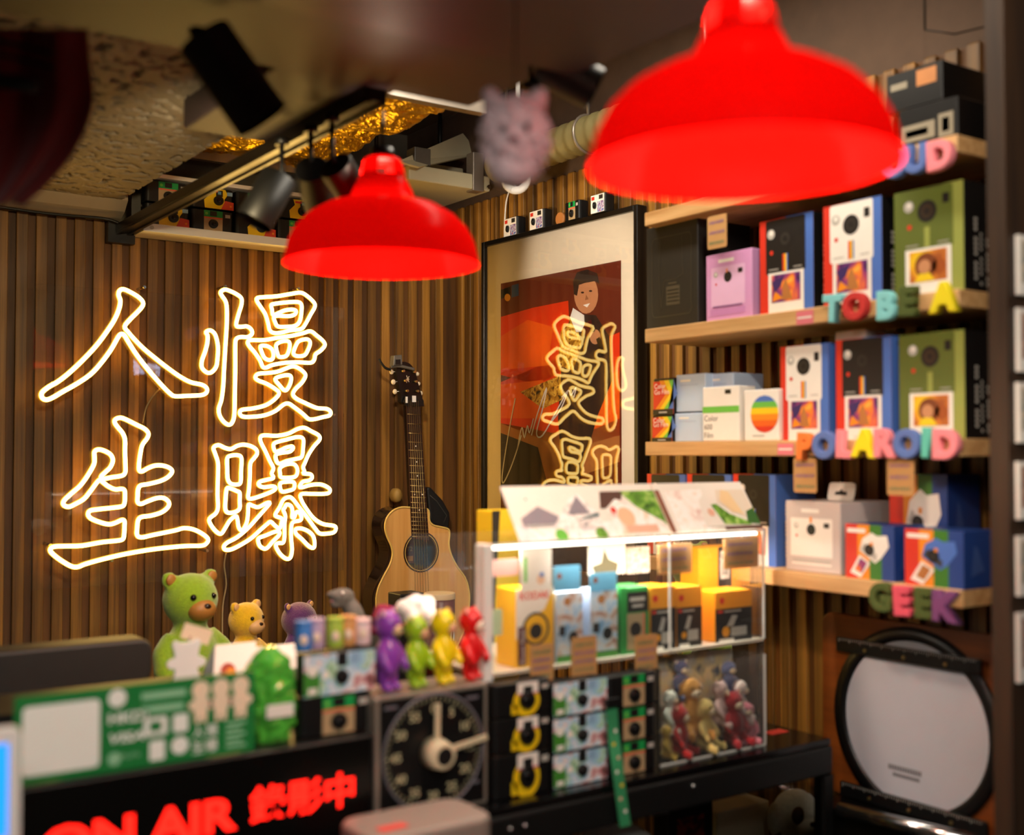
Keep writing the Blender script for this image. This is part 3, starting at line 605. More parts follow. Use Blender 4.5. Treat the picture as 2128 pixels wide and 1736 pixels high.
def d_now(body, left, right, photo, side, stripe=True, lens=m_charcoal):
    def d(f, sr, sl_):
        f.rect(0, 0, 1, 1, left, 0); f.rect(.5, 0, 1, 1, right, 1)
        cam_face(f, .12, .86, .42, .995, body, lens, 2)
        if stripe: rainbow(f, .49, .44, .62, .10, 4)
        else: f.rect(.45, .44, .53, .63, m_olive2, 4)
        f.rect(.18, .465, .36, .475, m_silver, 4); f.rect(.64, .465, .80, .475, m_silver, 4)
        f.rect(.17, 0.0, .83, .435, m_pwhite, 4); f.rect(.23, .12, .77, .41, photo, 5)
        if photo is m_ph1:
            f.poly([(.42, .14), (.62, .14), (.56, .26), (.50, .36), (.44, .28)], m_tan, 6); f.poly([(.24, .34), (.48, .40), (.40, .28), (.28, .22)], mat('photo_purple', '#3a2362', .5), 6); f.poly([(.24, .13), (.45, .16), (.30, .24)], m_orange, 6)
        else:
            f.disc(.47, .27, .16 * f.W, mat('photo_brown', '#7a3c18', .5), 6); f.disc(.45, .26, .09 * f.W, m_skin, 7); f.poly([(.30, .125), (.60, .125), (.52, .20), (.38, .20)], m_yellow, 7); f.disc(.66, .25, .10 * f.W, mat('photo_umber', '#a2501a', .5), 6)
        sr.rect(0, 0, 1, 1, side, 0)
        for i in range(5):
            [sr.rect(.22 + .13 * i, .06 + .045 * j, .26 + .13 * i + (.03 if i == 0 else 0), .09 + .045 * j, m_silver, 1) for j in range(14 - 2 * (i % 3)) if (i * 7 + j * 3) % 5]
    return d
def d_plain(m):
    def d(f, sr, sl_): pass
    return d

# ------------------------------------------------------------------ wall shelves with foam letters
XS = -.20; SHELF_Z = [1.969, 1.7265, 1.493, 1.2585]; ST = .028; YL, YR = -1.068, -1.804
shelf_labels = ['top oak wall shelf carrying black tape machines', 'oak wall shelf with foam letters TO BE A on its edge', 'oak wall shelf with foam letters POLAROID on its edge', 'lowest oak wall shelf with foam letters GEEK on its edge']
for z, lb_ in zip(SHELF_Z, shelf_labels):
    tag(MB().box(XS, -.001, YR, YL, z, z + ST).build('wall_shelf', m_shelf, bevel=.0015, seg=1), lb_, 'shelf', 'oak wall shelves')
m_post = wood('walnut_post', '#3a2312', '#5c391c', .6)
struct(MB().box(-.109, -.070, -1.835, -1.805, 1.205, 2.30).build('trim_3', m_post))
struct(MB().box(ony(2096, 900, -1.93).x, .7, -1.93, -1.90, 0, Z_CEIL).build('wall_return', wood('walnut_panel', '#2e1d10', '#4a311b', .6)))
def letter(ch, px, hgt, Xf, colr, label, tilt=0):
    cu = bpy.data.curves.new('l', 'FONT'); cu.body = ch; cu.size = 1; cu.offset = .035; cu.extrude = .10; cu.bevel_depth = .035; cu.bevel_resolution = 2; cu.resolution_u = 5
    o = bpy.data.objects.new('l', cu); COL.objects.link(o); bpy.context.view_layer.update()
    me = bpy.data.meshes.new_from_object(o.evaluated_get(bpy.context.evaluated_depsgraph_get())); bpy.data.objects.remove(o); bpy.data.curves.remove(cu)
    xs_ = [v.co.x for v in me.vertices]; ys_ = [v.co.y for v in me.vertices]; k = hgt / (max(ys_) - min(ys_)); xm, y0_ = (max(xs_) + min(xs_)) / 2, min(ys_)
    me.transform(Matrix.Scale(k, 4) @ Matrix.Translation((-xm, -y0_, 0)))
    me.materials.clear(); me.materials.append(colr)
    o = bpy.data.objects.new('foam_letter', me); COL.objects.link(o); p = onx(px[0], px[1], Xf)
    o.matrix_world = Matrix.Translation(p) @ Matrix.Rotation(-math.pi / 2, 4, 'Z') @ Matrix.Rotation(math.pi / 2, 4, 'X') @ Matrix.Rotation(tilt, 4, 'Z')
    return tag(o, label, 'foam letter', 'foam letters on the shelf edges')
foam = lambda n, h: mat('foam_' + n, h, .85, var=.06, bump=.2, bscale=300)
fA, fR, fG, fY, fP, fO, fB, fL, fV, fS = (foam(*a) for a in (('aqua', '#86d2d6'), ('red', '#c8302c'), ('moss', '#4c5a22'), ('yellow', '#f0dc14'), ('pink', '#f08a94'), ('orange', '#ef7d33'), ('blue', '#5a73b4'), ('teal', '#5fbfae'), ('plum', '#7a4378'), ('rose', '#e2556a')))
XL_ = XS - .009
for ch, px, m, lb_ in (('O', (1862, 372), fB, 'lilac blue foam letter O on the top shelf edge, half behind the lamp'), ('U', (1905, 362), fB, 'blue foam letter U on the top shelf edge'), ('D', (1957, 354), fP, 'pink foam letter D on the top shelf edge'),
                    ('T', (1733, 671), fA, 'pale aqua foam letter T under the white camera box'), ('O', (1780, 667), fR, 'red foam letter O beside the aqua letter T'), ('B', (1845, 666), fA, 'pale aqua foam letter B on the second shelf edge'), ('E', (1888, 658), fG, 'moss green foam letter E beside the aqua letter B'), ('A', (1964, 650), fY, 'yellow foam letter A ending the words TO BE A'),
                    ('P', (1675, 957), fO, 'orange foam letter P starting the word POLAROID'), ('O', (1716, 955), fB, 'blue foam letter O right after the orange P'), ('L', (1757, 953), fP, 'pink foam letter L between blue O and yellow A'), ('A', (1798, 952), fY, 'yellow foam letter A in the word POLAROID'),
                    ('R', (1843, 952), fP, 'pink foam letter R between yellow A and blue O'), ('O', (1889, 954), fB, 'larger blue foam letter O before the teal letter I'), ('I', (1927, 952), fL, 'teal foam letter I in the word POLAROID'), ('D', (1968, 956), fP, 'pink foam letter D ending the word POLAROID'),
                    ('G', (1834, 1272), fG, 'moss green foam letter G starting the word GEEK'), ('E', (1880, 1281), fS, 'rose pink foam letter E in the word GEEK'), ('E', (1923, 1286), fG, 'moss green foam letter E next to the plum K'), ('K', (1970, 1294), fV, 'plum purple foam letter K ending the word GEEK')):
    letter(ch, px, .0485, XL_, m, lb_, random.uniform(-.06, .06))

Z1, Z2, Z3, Z4 = (z + ST + .0003 for z in SHELF_Z)
XF = -.180
# top shelf: two stacked black machines and boxes behind the lamp
m_dev = mat('black_device', '#0f0e0e', .35, var=.2); m_label = mat('beige_panel', '#8d8470', .5)
def d_dev(lines):
    def d(f, sr, sl_):
        for a0, b0, a1, b1, m in lines: f.rect(a0, b0, a1, b1, m, 0)
    return d
shelf_box('tape_machine', 'flat black tape machine with beige dial strip on the top shelf', 1868, 1990, 232, Z1, -.155, .17, m_dev, d_dev([(.05, .25, .62, .62, m_label), (.68, .2, .93, .7, m_label), (.12, .35, .5, .5, m_pblack), (.74, .3, .86, .6, m_charcoal)]), 'tape machine')
zt_ = onx(1868, 228, -.155).z
a_, b_ = onx(1842, 160, -.145), onx(1958, 160, -.145)
product('tape_machine', 'smaller black machine with pale label on top of the dial machine', 'tape machine', a_.y - b_.y, a_.z - zt_, .15, (-.145 + .075, (a_.y + b_.y) / 2, zt_ + .0006), -math.pi / 2, m_dev, d_dev([(.08, .55, .38, .72, m_label), (.55, .5, .9, .9, m_tan)]))
# second shelf
def d_blackbox(f, sr, sl_):
    m1 = C_('faint_line', '#3a352b'); m2 = C_('faint_line2', '#4a4336')
    for p in (rrect(.12, .12, .88, .88, .06),): f.stroke([q for q in p] + [p[0]], .002, m1, 1)
    f.stroke([(.28, .86), (.26, .5), (.30, .2)], .0015, m1, 1); f.stroke([(.7, .86), (.72, .5)], .0015, m1, 1); f.stroke([(.72, .5), (.6, .46), (.36, .46), (.3, .2)], .0015, m1, 1)
    f.rect(.40, .22, .66, .40, m2, 1); 
    for i in range(4): f.rect(.42, .25 + .035 * i, .64, .262 + .035 * i, m_pblack, 2)
    f.rect(.44, .42, .60, .435, m2, 1)
shelf_box('camera_box', 'large matt black carton with a faint camera line drawing', 1343, 1450, 476, Z2, -.170, .15, C_('matt_black_carton', '#1a1713', .6), d_blackbox)
def d_pink(f, sr, sl_):
    f.rect(.28, .86, .62, .91, m_pwhite, 0); cam_face(f, .12, .86, .38, .80, m_pink2, m_charcoal, 0); f.rect(.46, .70, .49, .76, m_orange, 3)
    f.rect(.12, .22, .86, .40, m_pink2, 1); f.rect(.16, .20, .80, .225, C_('pink_shade', '#8d5a93'), 2); f.rect(.10, .08, .86, .18, C_('pink_lower', '#c889c4'), 1)
    sr.rect(.5, .05, .7, .4, m_pwhite, 0)
shelf_box('camera_box', 'small lilac pink instant camera box between two black cartons', 1467, 1562, 533, Z2, -.180, .09, m_pink, d_pink)
shelf_box('camera_box', 'black instant camera box with red and blue edges beside the lilac box', 1579, 1690, 463, Z2, -.175, .11, m_pblack, d_now(m_pblack, m_red, m_blue, m_ph1, m_pblack))
shelf_box('camera_box', 'white instant camera box with red and blue edges above letters TO', 1711, 1832, 432, Z2, -.180, .11, m_pblack, d_now(m_pwhite, m_red, m_blue, m_ph1, m_pblack))
shelf_box('camera_box', 'olive green instant camera box above the yellow letter A', 1858, 2002, 404, Z2, -.180, .12, m_pblack, d_now(m_olive, m_olive, m_olive2, m_ph2, m_pblack, False, C_('lens_brown', '#3a2a18')))
# third shelf
def d_go(f, sr, sl_):
    f.rect(0, 0, 1, .92, m_red, 0)
    for i, m in enumerate((m_orange, m_yellow, m_lg, m_blue)): f.poly([(.1 + .22 * i, .16), (.6 + .2 * i, .55), (.3 + .24 * i, .94), (1, .94), (1, .16)], m, 1 + i)
    f.text('Color', .08, .72, .010, m_pwhite, 6); f.text('Go Film', .08, .56, .010, m_pwhite, 6); f.rect(0, 0, 1, .15, m_pblack, 6); f.rect(.3, .05, .7, .09, m_silver, 7)
g1 = shelf_box('film_box', 'little rainbow go film carton standing on the shelf', 1356, 1397, 864, Z3, -.170, .05, m_pblack, d_go, 'film box', 'little rainbow film cartons')
zz = onx(1356, 864, -.170).z + .0006
shelf_box('film_box', 'little rainbow go film carton stacked on another one', 1358, 1400, 788, zz, -.170, .05, m_pblack, d_go, 'film box', 'little rainbow film cartons')
def d_pale(f, sr, sl_): f.rect(.15, .80, .5, .86, m_pwhite, 0); f.rect(.15, .70, .75, .73, C_('pale_line', '#a9bfdd'), 0)
pb1 = []
for lb_, xl, xr, yt, zb, xf in (('pale blue film carton low in the stack beside the rainbow cartons', 1402, 1462, 860, Z3, -.165), ('pale blue film carton behind the white colour film box', 1464, 1522, 858, Z3, -.145)):
    shelf_box('film_box', lb_, xl, xr, yt, zb, xf, .085, m_ltblue, d_pale, 'film box', 'pale blue film cartons')
zz = onx(1402, 858, -.165).z + .0008
shelf_box('film_box', 'upper pale blue film carton next to the rainbow cartons', 1405, 1466, 780, zz, -.165, .085, m_ltblue, d_pale, 'film box', 'pale blue film cartons')
zz = onx(1464, 856, -.145).z + .0008
shelf_box('film_box', 'upper pale blue film carton toward the white camera box', 1470, 1524, 778, zz, -.145, .085, m_ltblue, d_pale, 'film box', 'pale blue film cartons')
def d_600(f, sr, sl_):
    f.rect(0, .52, 1, .64, m_lg, 0); f.rect(.62, .86, .78, .94, m_pblack, 0)
    for i, t_ in enumerate(('Color', '600', 'Film')): f.text(t_, .05, .37 - .155 * i, .0105 if i != 0 else .011, m_charcoal, 0)
shelf_box('film_box', 'white film carton reading Color 600 Film with a green band', 1460, 1536, 806, Z3, -.190, .045, m_pwhite, d_600, 'film box')
def d_circle(f, sr, sl_):
    R = .40 * f.W; cc = (.6, .52)
    for i, m in enumerate((m_red, C_('print_dorange', '#e8641c'), m_orange, m_yellow, m_lg, m_blue)):
        t0, t1 = -1 + i / 3, -1 + (i + 1) / 3; pts = []
        for k in range(7): t = t0 + (t1 - t0) * k / 6; pts.append((cc[0] + R * math.sqrt(max(0, 1 - t * t)) / f.W, cc[1] + R * t / f.H))
        for k in range(6, -1, -1): t = t0 + (t1 - t0) * k / 6; pts.append((cc[0] - R * math.sqrt(max(0, 1 - t * t)) / f.W, cc[1] + R * t / f.H))
        f.poly(pts, m, 1)
    f.rect(.25, .08, .6, .11, m_silver, 1)
shelf_box('film_box', 'white film carton with a round rainbow sun print', 1546, 1618, 812, Z3, -.191, .045, m_pwhite, d_circle, 'film box')
shelf_box('camera_box', 'white instant camera box with red edge above the orange letter P', 1622, 1722, 722, Z3, -.180, .11, m_pblack, d_now(m_pwhite, m_red, m_blue, m_ph1, m_blue))
shelf_box('camera_box', 'black instant camera box above the yellow letter A of POLAROID', 1737, 1852, 708, Z3, -.180, .11, m_pblack, d_now(m_pblack, m_red, m_blue, m_ph1, m_blue))
shelf_box('camera_box', 'olive green instant camera box above the pink letter D of POLAROID', 1868, 2004, 698, Z3, -.180, .12, m_pblack, d_now(m_olive, m_olive, m_olive2, m_ph2, m_pblack, False, C_('lens_brown', '#3a2a18')))
shelf_box('spare_carton', 'flat white carton lying on the white camera box', 1735, 1800, 690, onx(1735, 712, -.155).z, -.145, .10, m_white, d_plain(0), 'carton')
# lowest shelf
for i, (xl, xr, lb_) in enumerate(((1345, 1424, 'black camera carton with red edge, nearest the poster'), (1428, 1520, 'black camera carton with blue and red edges behind the photo header'), (1524, 1612, 'black camera carton with a dark lens standing beside the grey box'))):
    shelf_box('camera_box', lb_, xl, xr, 985, Z4, -.160, .11, m_pblack, d_now(m_pblack, m_red, m_blue, m_ph1, m_blue))
def d_greybox(f, sr, sl_):
    f.rect(.30, .84, .62, .89, m_pwhite, 0); cam_face(f, .10, .86, .34, .76, m_pwhite, C_('lens_green', '#1d2c22'), 0); f.rect(.46, .70, .50, .78, m_orange, 4); f.rect(.10, .22, .86, .38, m_pwhite, 1); f.rect(.14, .14, .82, .18, m_silver, 1); f.rect(.12, .10, .84, .13, m_pwhite, 1)
gb = shelf_box('camera_box', 'pale grey camera box with a white instant camera and a hang tab', 1632, 1746, 1040, Z4, -.180, .15, C_('pale_grey_carton', '#c9bdb9'), d_greybox)
zz = onx(1632, 1040, -.180).z - Z4
MB().prism(rrect(-.03, 0, .03, .032, .006), (0, 0, zz), (1, 0, 0), (0, .25, 1), (0, .001, 0)).build('hang_tab', m_pwhite, gb)
MB().prism([(-.014, .010), (.014, .010), (.012, .016), (.004, .016), (0, .021), (-.004, .016), (-.012, .016)], (0, -.0008, zz), (1, 0, 0), (0, .25, 1), (0, .0003, 0)).build('hang_slot', m_pblack, gb)
def d_rain(cam_m):
    def d(f, sr, sl_):
        for i, m in enumerate((m_red, m_orange, C_('print_forest', '#3c7a24'), m_dblue)): f.rect(i / 4, 0, (i + 1) / 4, 1, m, 0)
        f.rect(.04, .84, .42, .92, m_pwhite, 1)
        P = [(.30, .52), (.36, .74), (.55, .86), (.66, .80), (.86, .82), (.90, .62), (.74, .40), (.62, .30)]
        f.poly(P, cam_m, 2); f.poly([(.32, .54), (.64, .34), (.66, .46), (.40, .66)], C_('camera_front_shade', '#3a3f48') if cam_m is m_blue else m_silver, 3)
        f.disc(.50, .54, .10 * f.W, m_pblack, 4); f.disc(.50, .54, .05 * f.W, m_charcoal, 5); f.rect(.52, .62, .58, .68, m_orange, 5)
        f.poly([(.10, .10), (.32, .02), (.52, .30), (.30, .44)], m_pwhite, 3); f.poly([(.20, .16), (.34, .10), (.46, .30), (.32, .38)], m_ph1 if cam_m is m_pwhite else m_tan, 4)
        sr.rect(0, 0, 1, 1, m_dblue, 0); sr.poly([(.2, .2), (.6, .3), (.4, .7), (.3, .75)], C_('print_mid_blue', '#3b5798'), 1)
    return d
shelf_box('camera_box', 'rainbow striped box printed with a white instant camera', 1757, 1858, 1088, Z4, -.190, .08, m_dblue, d_rain(m_pwhite))
shelf_box('camera_box', 'rainbow striped box printed with a blue instant camera', 1880, 2002, 1098, Z4, -.195, .09, m_dblue, d_rain(m_blue))
a_ = onx(1850, 985, -.15); 
shelf_box('camera_box', 'taller rainbow box with white shapes behind the striped boxes', 1848, 1968, 985, Z4, -.105, .09, m_dblue, d_rain(m_pwhite))
# kraft price tags clipped under shelf edges, pink price stickers
def tagcard(px0, py0, px1, py1, X, label, rows=3):
    a, b = onx(px0, py0, X), onx(px1, py1, X); t = thing('price_tag', label, 'price tag', (X, (a.y + b.y) / 2, b.z), -math.pi / 2, 'handwritten kraft price tags'); W, H = a.y - b.y, a.z - b.z
    MB().prism(rrect(-W / 2, 0, W / 2, H, .004), (0, 0, 0), (1, 0, 0), (0, 0, 1), (0, .0012, 0)).build('card', m_kraft, t)
    f = Face((-W / 2, 0, 0), (1, 0, 0), (0, 0, 1), W, H); scribble(f, rows); f.build('handwriting', t)
def scribble(f, rows, ms=None):
    for i in range(rows):
        y = .80 - .62 * i / max(1, rows - 1); m = (m_gmark, m_pmark, m_pmark, m_gmark)[(i + (rows == 3)) % 4]; x = .12
        while x < .84:
            wd = random.uniform(.05, .11); h = .055
            f.stroke([(x, y - h), (x + wd * .3, y + h), (x + wd * .6, y - h * .8), (x + wd, y + h * .6)], f.W * .028, m, 1); x += wd + .035
tagcard(1470, 452, 1510, 512, XS - .003, 'kraft price tag hanging from the top shelf above the lilac box')
tagcard(1649, 952, 1697, 1025, XS - .003, 'kraft price tag hanging under the orange letter P')
tagcard(1843, 952, 1900, 1031, XS - .003, 'kraft price tag hanging under the blue letter O')
for px0, py0_, px1, py1_, lb_ in ((1655, 648, 1690, 672, 'small pink price sticker on the second shelf edge'), (1616, 922, 1649, 946, 'small pink price sticker beside the orange letter P')):
    a, b = onx(px0, py0_, XS - .0006), onx(px1, py1_, XS - .0006)
    o = MB().box(XS - .0010, XS - .0002, b.y, a.y, b.z, a.z); o.box(XS - .0013, XS - .0010, b.y + .003, a.y - .003, (a.z + b.z) / 2 - .0015, (a.z + b.z) / 2 + .0015, 1)
    tag(o.build('price_sticker', [C_('sticker_pink', '#e07a86'), m_pwhite]), lb_, 'sticker')
# things on the strip of wall past the shelves
for i, (y0_, y1_, lb_) in enumerate(((488, 612, 'white mounted photo print, top of the column past the shelves'), (640, 772, 'white mounted photo print with dark picture past the olive box'), (795, 920, 'white mounted photo print beside the POLAROID shelf end'), (960, 1080, 'white mounted photo print level with the price tags'), (1115, 1240, 'white mounted photo print past the GEEK shelf end'), (1275, 1420, 'white mounted photo print beside the round light disc'))):
    a, b = ony(2113, y0_, -1.9335), ony(2113, y1_, -1.9335); t = thing('photo_print', lb_, 'photo print', (a.x, -1.9305, b.z), 0, 'mounted prints in a column'); H = a.z - b.z
    MB().box(0, H * .8, -.006, 0, 0, H).build('mount', m_pwhite, t); f = Face((0, -.006, 0), (1, 0, 0), (0, 0, 1), H * .8, H); f.rect(.1, .2, .9, .92, printed('mixed_photo%d' % (i % 2), ['#20303a', '#6a7d80', '#c9b79a', '#8a3c2c'] if i % 2 == 0 else ['#2a1d18', '#6e3a30', '#b98a70', '#3a4a5a'], 30), 0); f.build('picture', t)

# ================================================================== COUNTER
ZC = .986; YC = -1.46
m_counter = mat('black_gloss_counter', '#0b0a0c', .18, var=.3, scale=20)
ct = thing('display_counter', 'black framed glass display counter running across the shop', 'counter', (-1.3, -1.2, 0))
XR = -.128
def CBX(x0, x1, y0, y1, z0, z1): return (x0 + 1.3, x1 + 1.3, y0 + 1.2, y1 + 1.2, z0, z1)
MB().box(*CBX(-2.4, XR, -1.485, -.80, ZC - .012, ZC)).build('top', m_counter, ct, bevel=.002)
MB().box(*CBX(-2.4, XR, -1.49, -1.46, ZC - .062, ZC - .0125)).build('front_rail', m_blackm, ct, bevel=.004)
for x_ in (XR - .014, -.74, -1.6, -2.39): MB().box(*CBX(x_ - .008, x_ + .014, -1.49, -1.465, 0, ZC - .063)).build('leg', m_blackm, ct)
MB().box(*CBX(-2.38, XR - .02, -1.47, -.82, .56, .575)).build('inner_shelf', mat('pale_shelf_board', '#8a8070', .5), ct)
MB().box(*CBX(-2.38, XR - .02, -1.47, -.82, .03, .12)).build('plinth', m_black, ct)
MB().add([(p[0] + 1.3, p[1] + 1.2, p[2]) for p in ((-.745, -1.481, .13), (XR - .02, -1.481, .13), (XR - .02, -1.481, ZC - .064), (-.745, -1.481, ZC - .064))], [(0, 1, 2, 3)]).build('front_glass', glass('showcase_glass', (.92, .93, .92), 1.45), ct)
for x_ in (1060, 1090, 1440): 
    p = ony(x_, 1733 - (x_ - 1056) * .238 - 8, -1.491); MB().ell((p.x + 1.3, p.y + 1.2, p.z), .0035, 10, 6).build('rail_screw', m_steel, ct)
# contents behind the counter glass
def inside(px0, py0, px1, py1, Y): a, b = ony(px0, py0, Y), ony(px1, py1, Y); return a.x, b.x, b.z, a.z
m_ivory = mat('ivory_box', '#d9cfae', .5, var=.05)
def soft_box(name, label, cat, x0, x1, y0, y1, z0, z1, m, bev=.004, group=None): return tag(MB().box(x0, x1, y0, y1, z0, z1).build(name, m, bevel=bev), label, cat, group)
zi = .5755
x0, x1, z0, z1 = inside(1490, 1690, 1600, 1730, -1.25)
soft_box('storage_box', 'ivory lidded box under the counter beside the spotted dog', 'box', x0, x1, -1.25, -1.13, zi, z1, m_ivory)
x0, x1, z0, z1 = inside(1480, 1672, 1600, 1700, -1.08)
soft_box('storage_box', 'wide ivory box at the back under the counter', 'box', x0, x1 + .05, -1.08, -.96, zi, z1, m_ivory)
x0, x1, z0, z1 = inside(1395, 1660, 1490, 1736, -1.30)
vb = thing('film_display', 'narrow black display pack with red picture under the counter', 'display pack', ((x0 + x1) / 2, -1.27, zi))
MB().box(-(x1 - x0) / 2, (x1 - x0) / 2, -.02, .02, 0, z1 - zi).build('case', m_black, vb, bevel=.002); f = Face((-(x1 - x0) / 2, -.02, 0), (1, 0, 0), (0, 0, 1), x1 - x0, z1 - zi); f.rect(.2, .05, .8, .85, printed('red_picture', ['#160706', '#5c120c', '#a8341a', '#2c0a08'], 40), 0); f.build('picture', vb)
for xx in (-.03, .012): MB().box(xx, xx + .022, -.022, -.004, z1 - zi, z1 - zi + .008).build('clip', mat('bright_plastic', '#e6eef2', .2), vb)
p = ony(1270, 1725, -1.40)
for k, (dx, rz_, lb_) in enumerate(((0, .3, 'glossy white leaflet lying under the counter glass, uppermost'), (.05, -.2, 'folded white leaflet under the counter near the green lanyard'), (-.07, .15, 'red and white leaflet under the counter near the timer'))):
    mb = MB(); mb.add([(-.06, -.04, 0), (.06, -.04, 0), (.06, .04, .03), (-.06, .04, .03)], [(0, 1, 2, 3)]); mb.add([(q[0], q[1], q[2] - .0015) for q in mb.v], [(3, 2, 1, 0)])
    o = mb.build('leaflet', m_pwhite if k < 2 else C_('leaflet_red', '#a01f2a')); o.location = (p.x + dx, -1.40 + .02 * k, .865 + .035 * k); o.rotation_euler[2] = rz_; tag(o, lb_, 'leaflet', 'leaflets under the glass')
soft_box('leaflet_tray', 'dark tray of leaflets standing under the counter glass', 'tray', p.x - .12, p.x + .11, -1.46, -1.33, zi, .845, m_black)

# ------------------------------------------------------------------ soft toys (plain bears and a dog)
def plush(name, label, cat, loc, s, fur, skin, rz=0, pose='sit', ears='round', group=None, gloss=False, patch=None, hk=1.0):
    """plain round-headed toy, height ~ s metres, faces local -y"""
    t = thing(name, label, cat, loc, rz, group); mb = MB(); h = s
    hr_ = .185 * h * hk; hz = .79 * h - .02 * h * (hk > 1)
    mb.ell((0, 0, hz), (hr_, hr_ * .92, hr_ * .95), 20, 14)
    mb.ell((0, 0, .40 * h), (.20 * h, .165 * h, .25 * h), 20, 14); mb.ell((0, 0, .56 * h), (.13 * h, .115 * h, .12 * h), 16, 10)
    for sx in (-1, 1):
        mb.tube([(sx * .13 * h, 0, .55 * h), (sx * .22 * h, -.03 * h, .46 * h), (sx * .25 * h, -.09 * h, .36 * h), (sx * .235 * h, -.14 * h, .29 * h)], 0, 12, rs=[.07 * h, .072 * h, .066 * h, .055 * h]); mb.ell((sx * .233 * h, -.145 * h, .28 * h), .058 * h, 12, 8)
        if pose == 'sit':
            mb.tube([(sx * .10 * h, -.04 * h, .20 * h), (sx * .16 * h, -.18 * h, .11 * h), (sx * .19 * h, -.28 * h, .085 * h)], 0, 12, rs=[.09 * h, .085 * h, .07 * h]); mb.ell((sx * .195 * h, -.30 * h, .095 * h), (.07 * h, .045 * h, .09 * h), 12, 8)
        else:
            mb.tube([(sx * .09 * h, 0, .24 * h), (sx * .10 * h, 0, .12 * h), (sx * .105 * h, -.01 * h, .05 * h)], 0, 12, rs=[.095 * h, .08 * h, .065 * h]); mb.ell((sx * .11 * h, -.05 * h, .045 * h), (.07 * h, .10 * h, .045 * h), 12, 8)
        if ears == 'round': mb.ell((sx * .155 * h * hk, .01 * h, hz + .14 * h * hk), (.062 * h, .035 * h, .062 * h), 12, 8)
        elif ears == 'flop': mb.ell((sx * .19 * h, .02 * h, .76 * h), (.04 * h, .07 * h, .13 * h), 12, 8)
    if pose == 'sit': mb.ell((0, .01 * h, .17 * h), (.19 * h, .17 * h, .165 * h), 16, 10)
    mb.build('body', fur, t, remesh=.022 * h)
    fy = -hr_ * .92
    MB().ell((0, fy * .72, hz - .055 * h), (.10 * h, .085 * h, .075 * h), 16, 10).build('muzzle', skin, t)
    for sx in (-1, 1):
        MB().ell((sx * .075 * h, fy * .86, hz + .03 * h), .021 * h, 10, 8).build('eye', mat('toy_eye', '#0b0705', .1), t)
        if ears == 'round': MB().ell((sx * .155 * h * hk, -.018 * h, hz + .14 * h * hk), (.038 * h, .015 * h, .038 * h), 10, 8).build('ear_lining', skin, t)
    MB().ell((0, fy * 1.13, hz - .03 * h), (.028 * h, .018 * h, .02 * h), 10, 8).build('nose', mat('toy_nose', '#2a1509', .3), t)
    if patch: MB().ell((-.085 * h, fy * .80, hz + .03 * h), (.055 * h, .03 * h, .065 * h), 12, 8).build('eye_patch', patch, t)
    return t
fur = lambda n, h: mat('plush_' + n, h, .95, var=.25, scale=140, sheen=.6, bump=.6, bscale=420)
vin = lambda n, h: mat('vinyl_' + n, h, .32, var=.05)
sk_tan = mat('toy_tan_face', '#b57a36', .45, var=.06); sk_pale = mat('toy_pale_face', '#dfae74', .45, var=.06)
zb2 = .955
def at_feet(px, py_head_top, Y): p = ony(px, py_head_top, Y); return p
YT = -.32
for px, ytop, m, sk, lb_, rz_ in ((396, 1186, fur('lime', '#93b81c'), sk_tan, 'large lime green plush toy with tan face below the neon sign', .25), (512, 1222, fur('yellow', '#f2b90c'), sk_pale, 'yellow plush toy with pale face between the green and purple ones', .45), (622, 1232, fur('purple', '#5b2c70'), sk_pale, 'purple plush toy half hidden behind the film canisters', .35)):
    Yp = {396: -.46, 512: -.33, 622: -.16}[px]; p = ony(px, ytop, Yp); base = .955 if m.name != 'plush_lime' else .93
    plush('plush_toy', lb_, 'plush toy', (p.x, Yp, base), (p.z - base) * (1.02 if m.name == 'plush_lime' else 1.0), m, sk, rz_, 'sit', 'round', 'plush toys along the back ledge', hk=1.35 if px == 622 else 1.0)
struct(MB().box(-2.4, -.012, -.62, -.02, .88, .93).build('trim_back_ledge', mat('dark_ledge', '#1d130d', .5)))
struct(MB().box(-2.4, -.03, -.60, -.04, 0, .88).build('trim_back_ledge_base', mat('dark_ledge', '#1d130d', .5)))
for o in bpy.data.objects:
    if o.name.startswith('plush_toy'): o.location.z = .9305

# ------------------------------------------------------------------ darkroom timer with vinyl toys
ta, tb = ony(783, 1452, YC), ony(1017, 1418, YC); TW, TH_ = tb.x - ta.x, ta.z - ZC - .0005
ti = thing('darkroom_timer', 'square black darkroom timer with large dial and two pale hands', 'timer', ((ta.x + tb.x) / 2, YC, ZC + .0005))
m_alu = mat('brushed_edge', '#a79c90', .35, metal=.6, var=.1)
MB().box(-TW / 2, TW / 2, .004, .09, 0, TH_).build('housing', m_alu, ti, bevel=.003)
f = Face((-TW / 2 + .007, .004, .006), (1, 0, 0), (0, 0, 1), TW - .014, TH_ - .012)
m_dial = mat('luminous_print', '#b9b48f', .6); m_rim = mat('dial_rim', '#63616a', .4)
f.rect(0, 0, 1, 1, mat('dial_black', '#08080a', .4), 0); DR = .082
for i in range(60):
    t = 2 * math.pi * i / 60; r0, r1 = (.072, .079); cc = (.5 + r0 * math.sin(t) / f.W, .5 + r0 * math.cos(t) / f.H), (.5 + r1 * math.sin(t) / f.W, .5 + r1 * math.cos(t) / f.H)
    f.stroke(cc, .0012 if i % 5 else .002, m_dial, 1)
for i, tx in enumerate(('0', '5', '10', '15', '20', '25', '30', '35', '40', '45', '50', '55')):
    t = 2 * math.pi * i / 12; f.text(tx, .5 + .061 * math.sin(t) / f.W, .5 + (.061 * math.cos(t) - .0065) / f.H, .013, m_dial, 1, align='C', bold=.02)
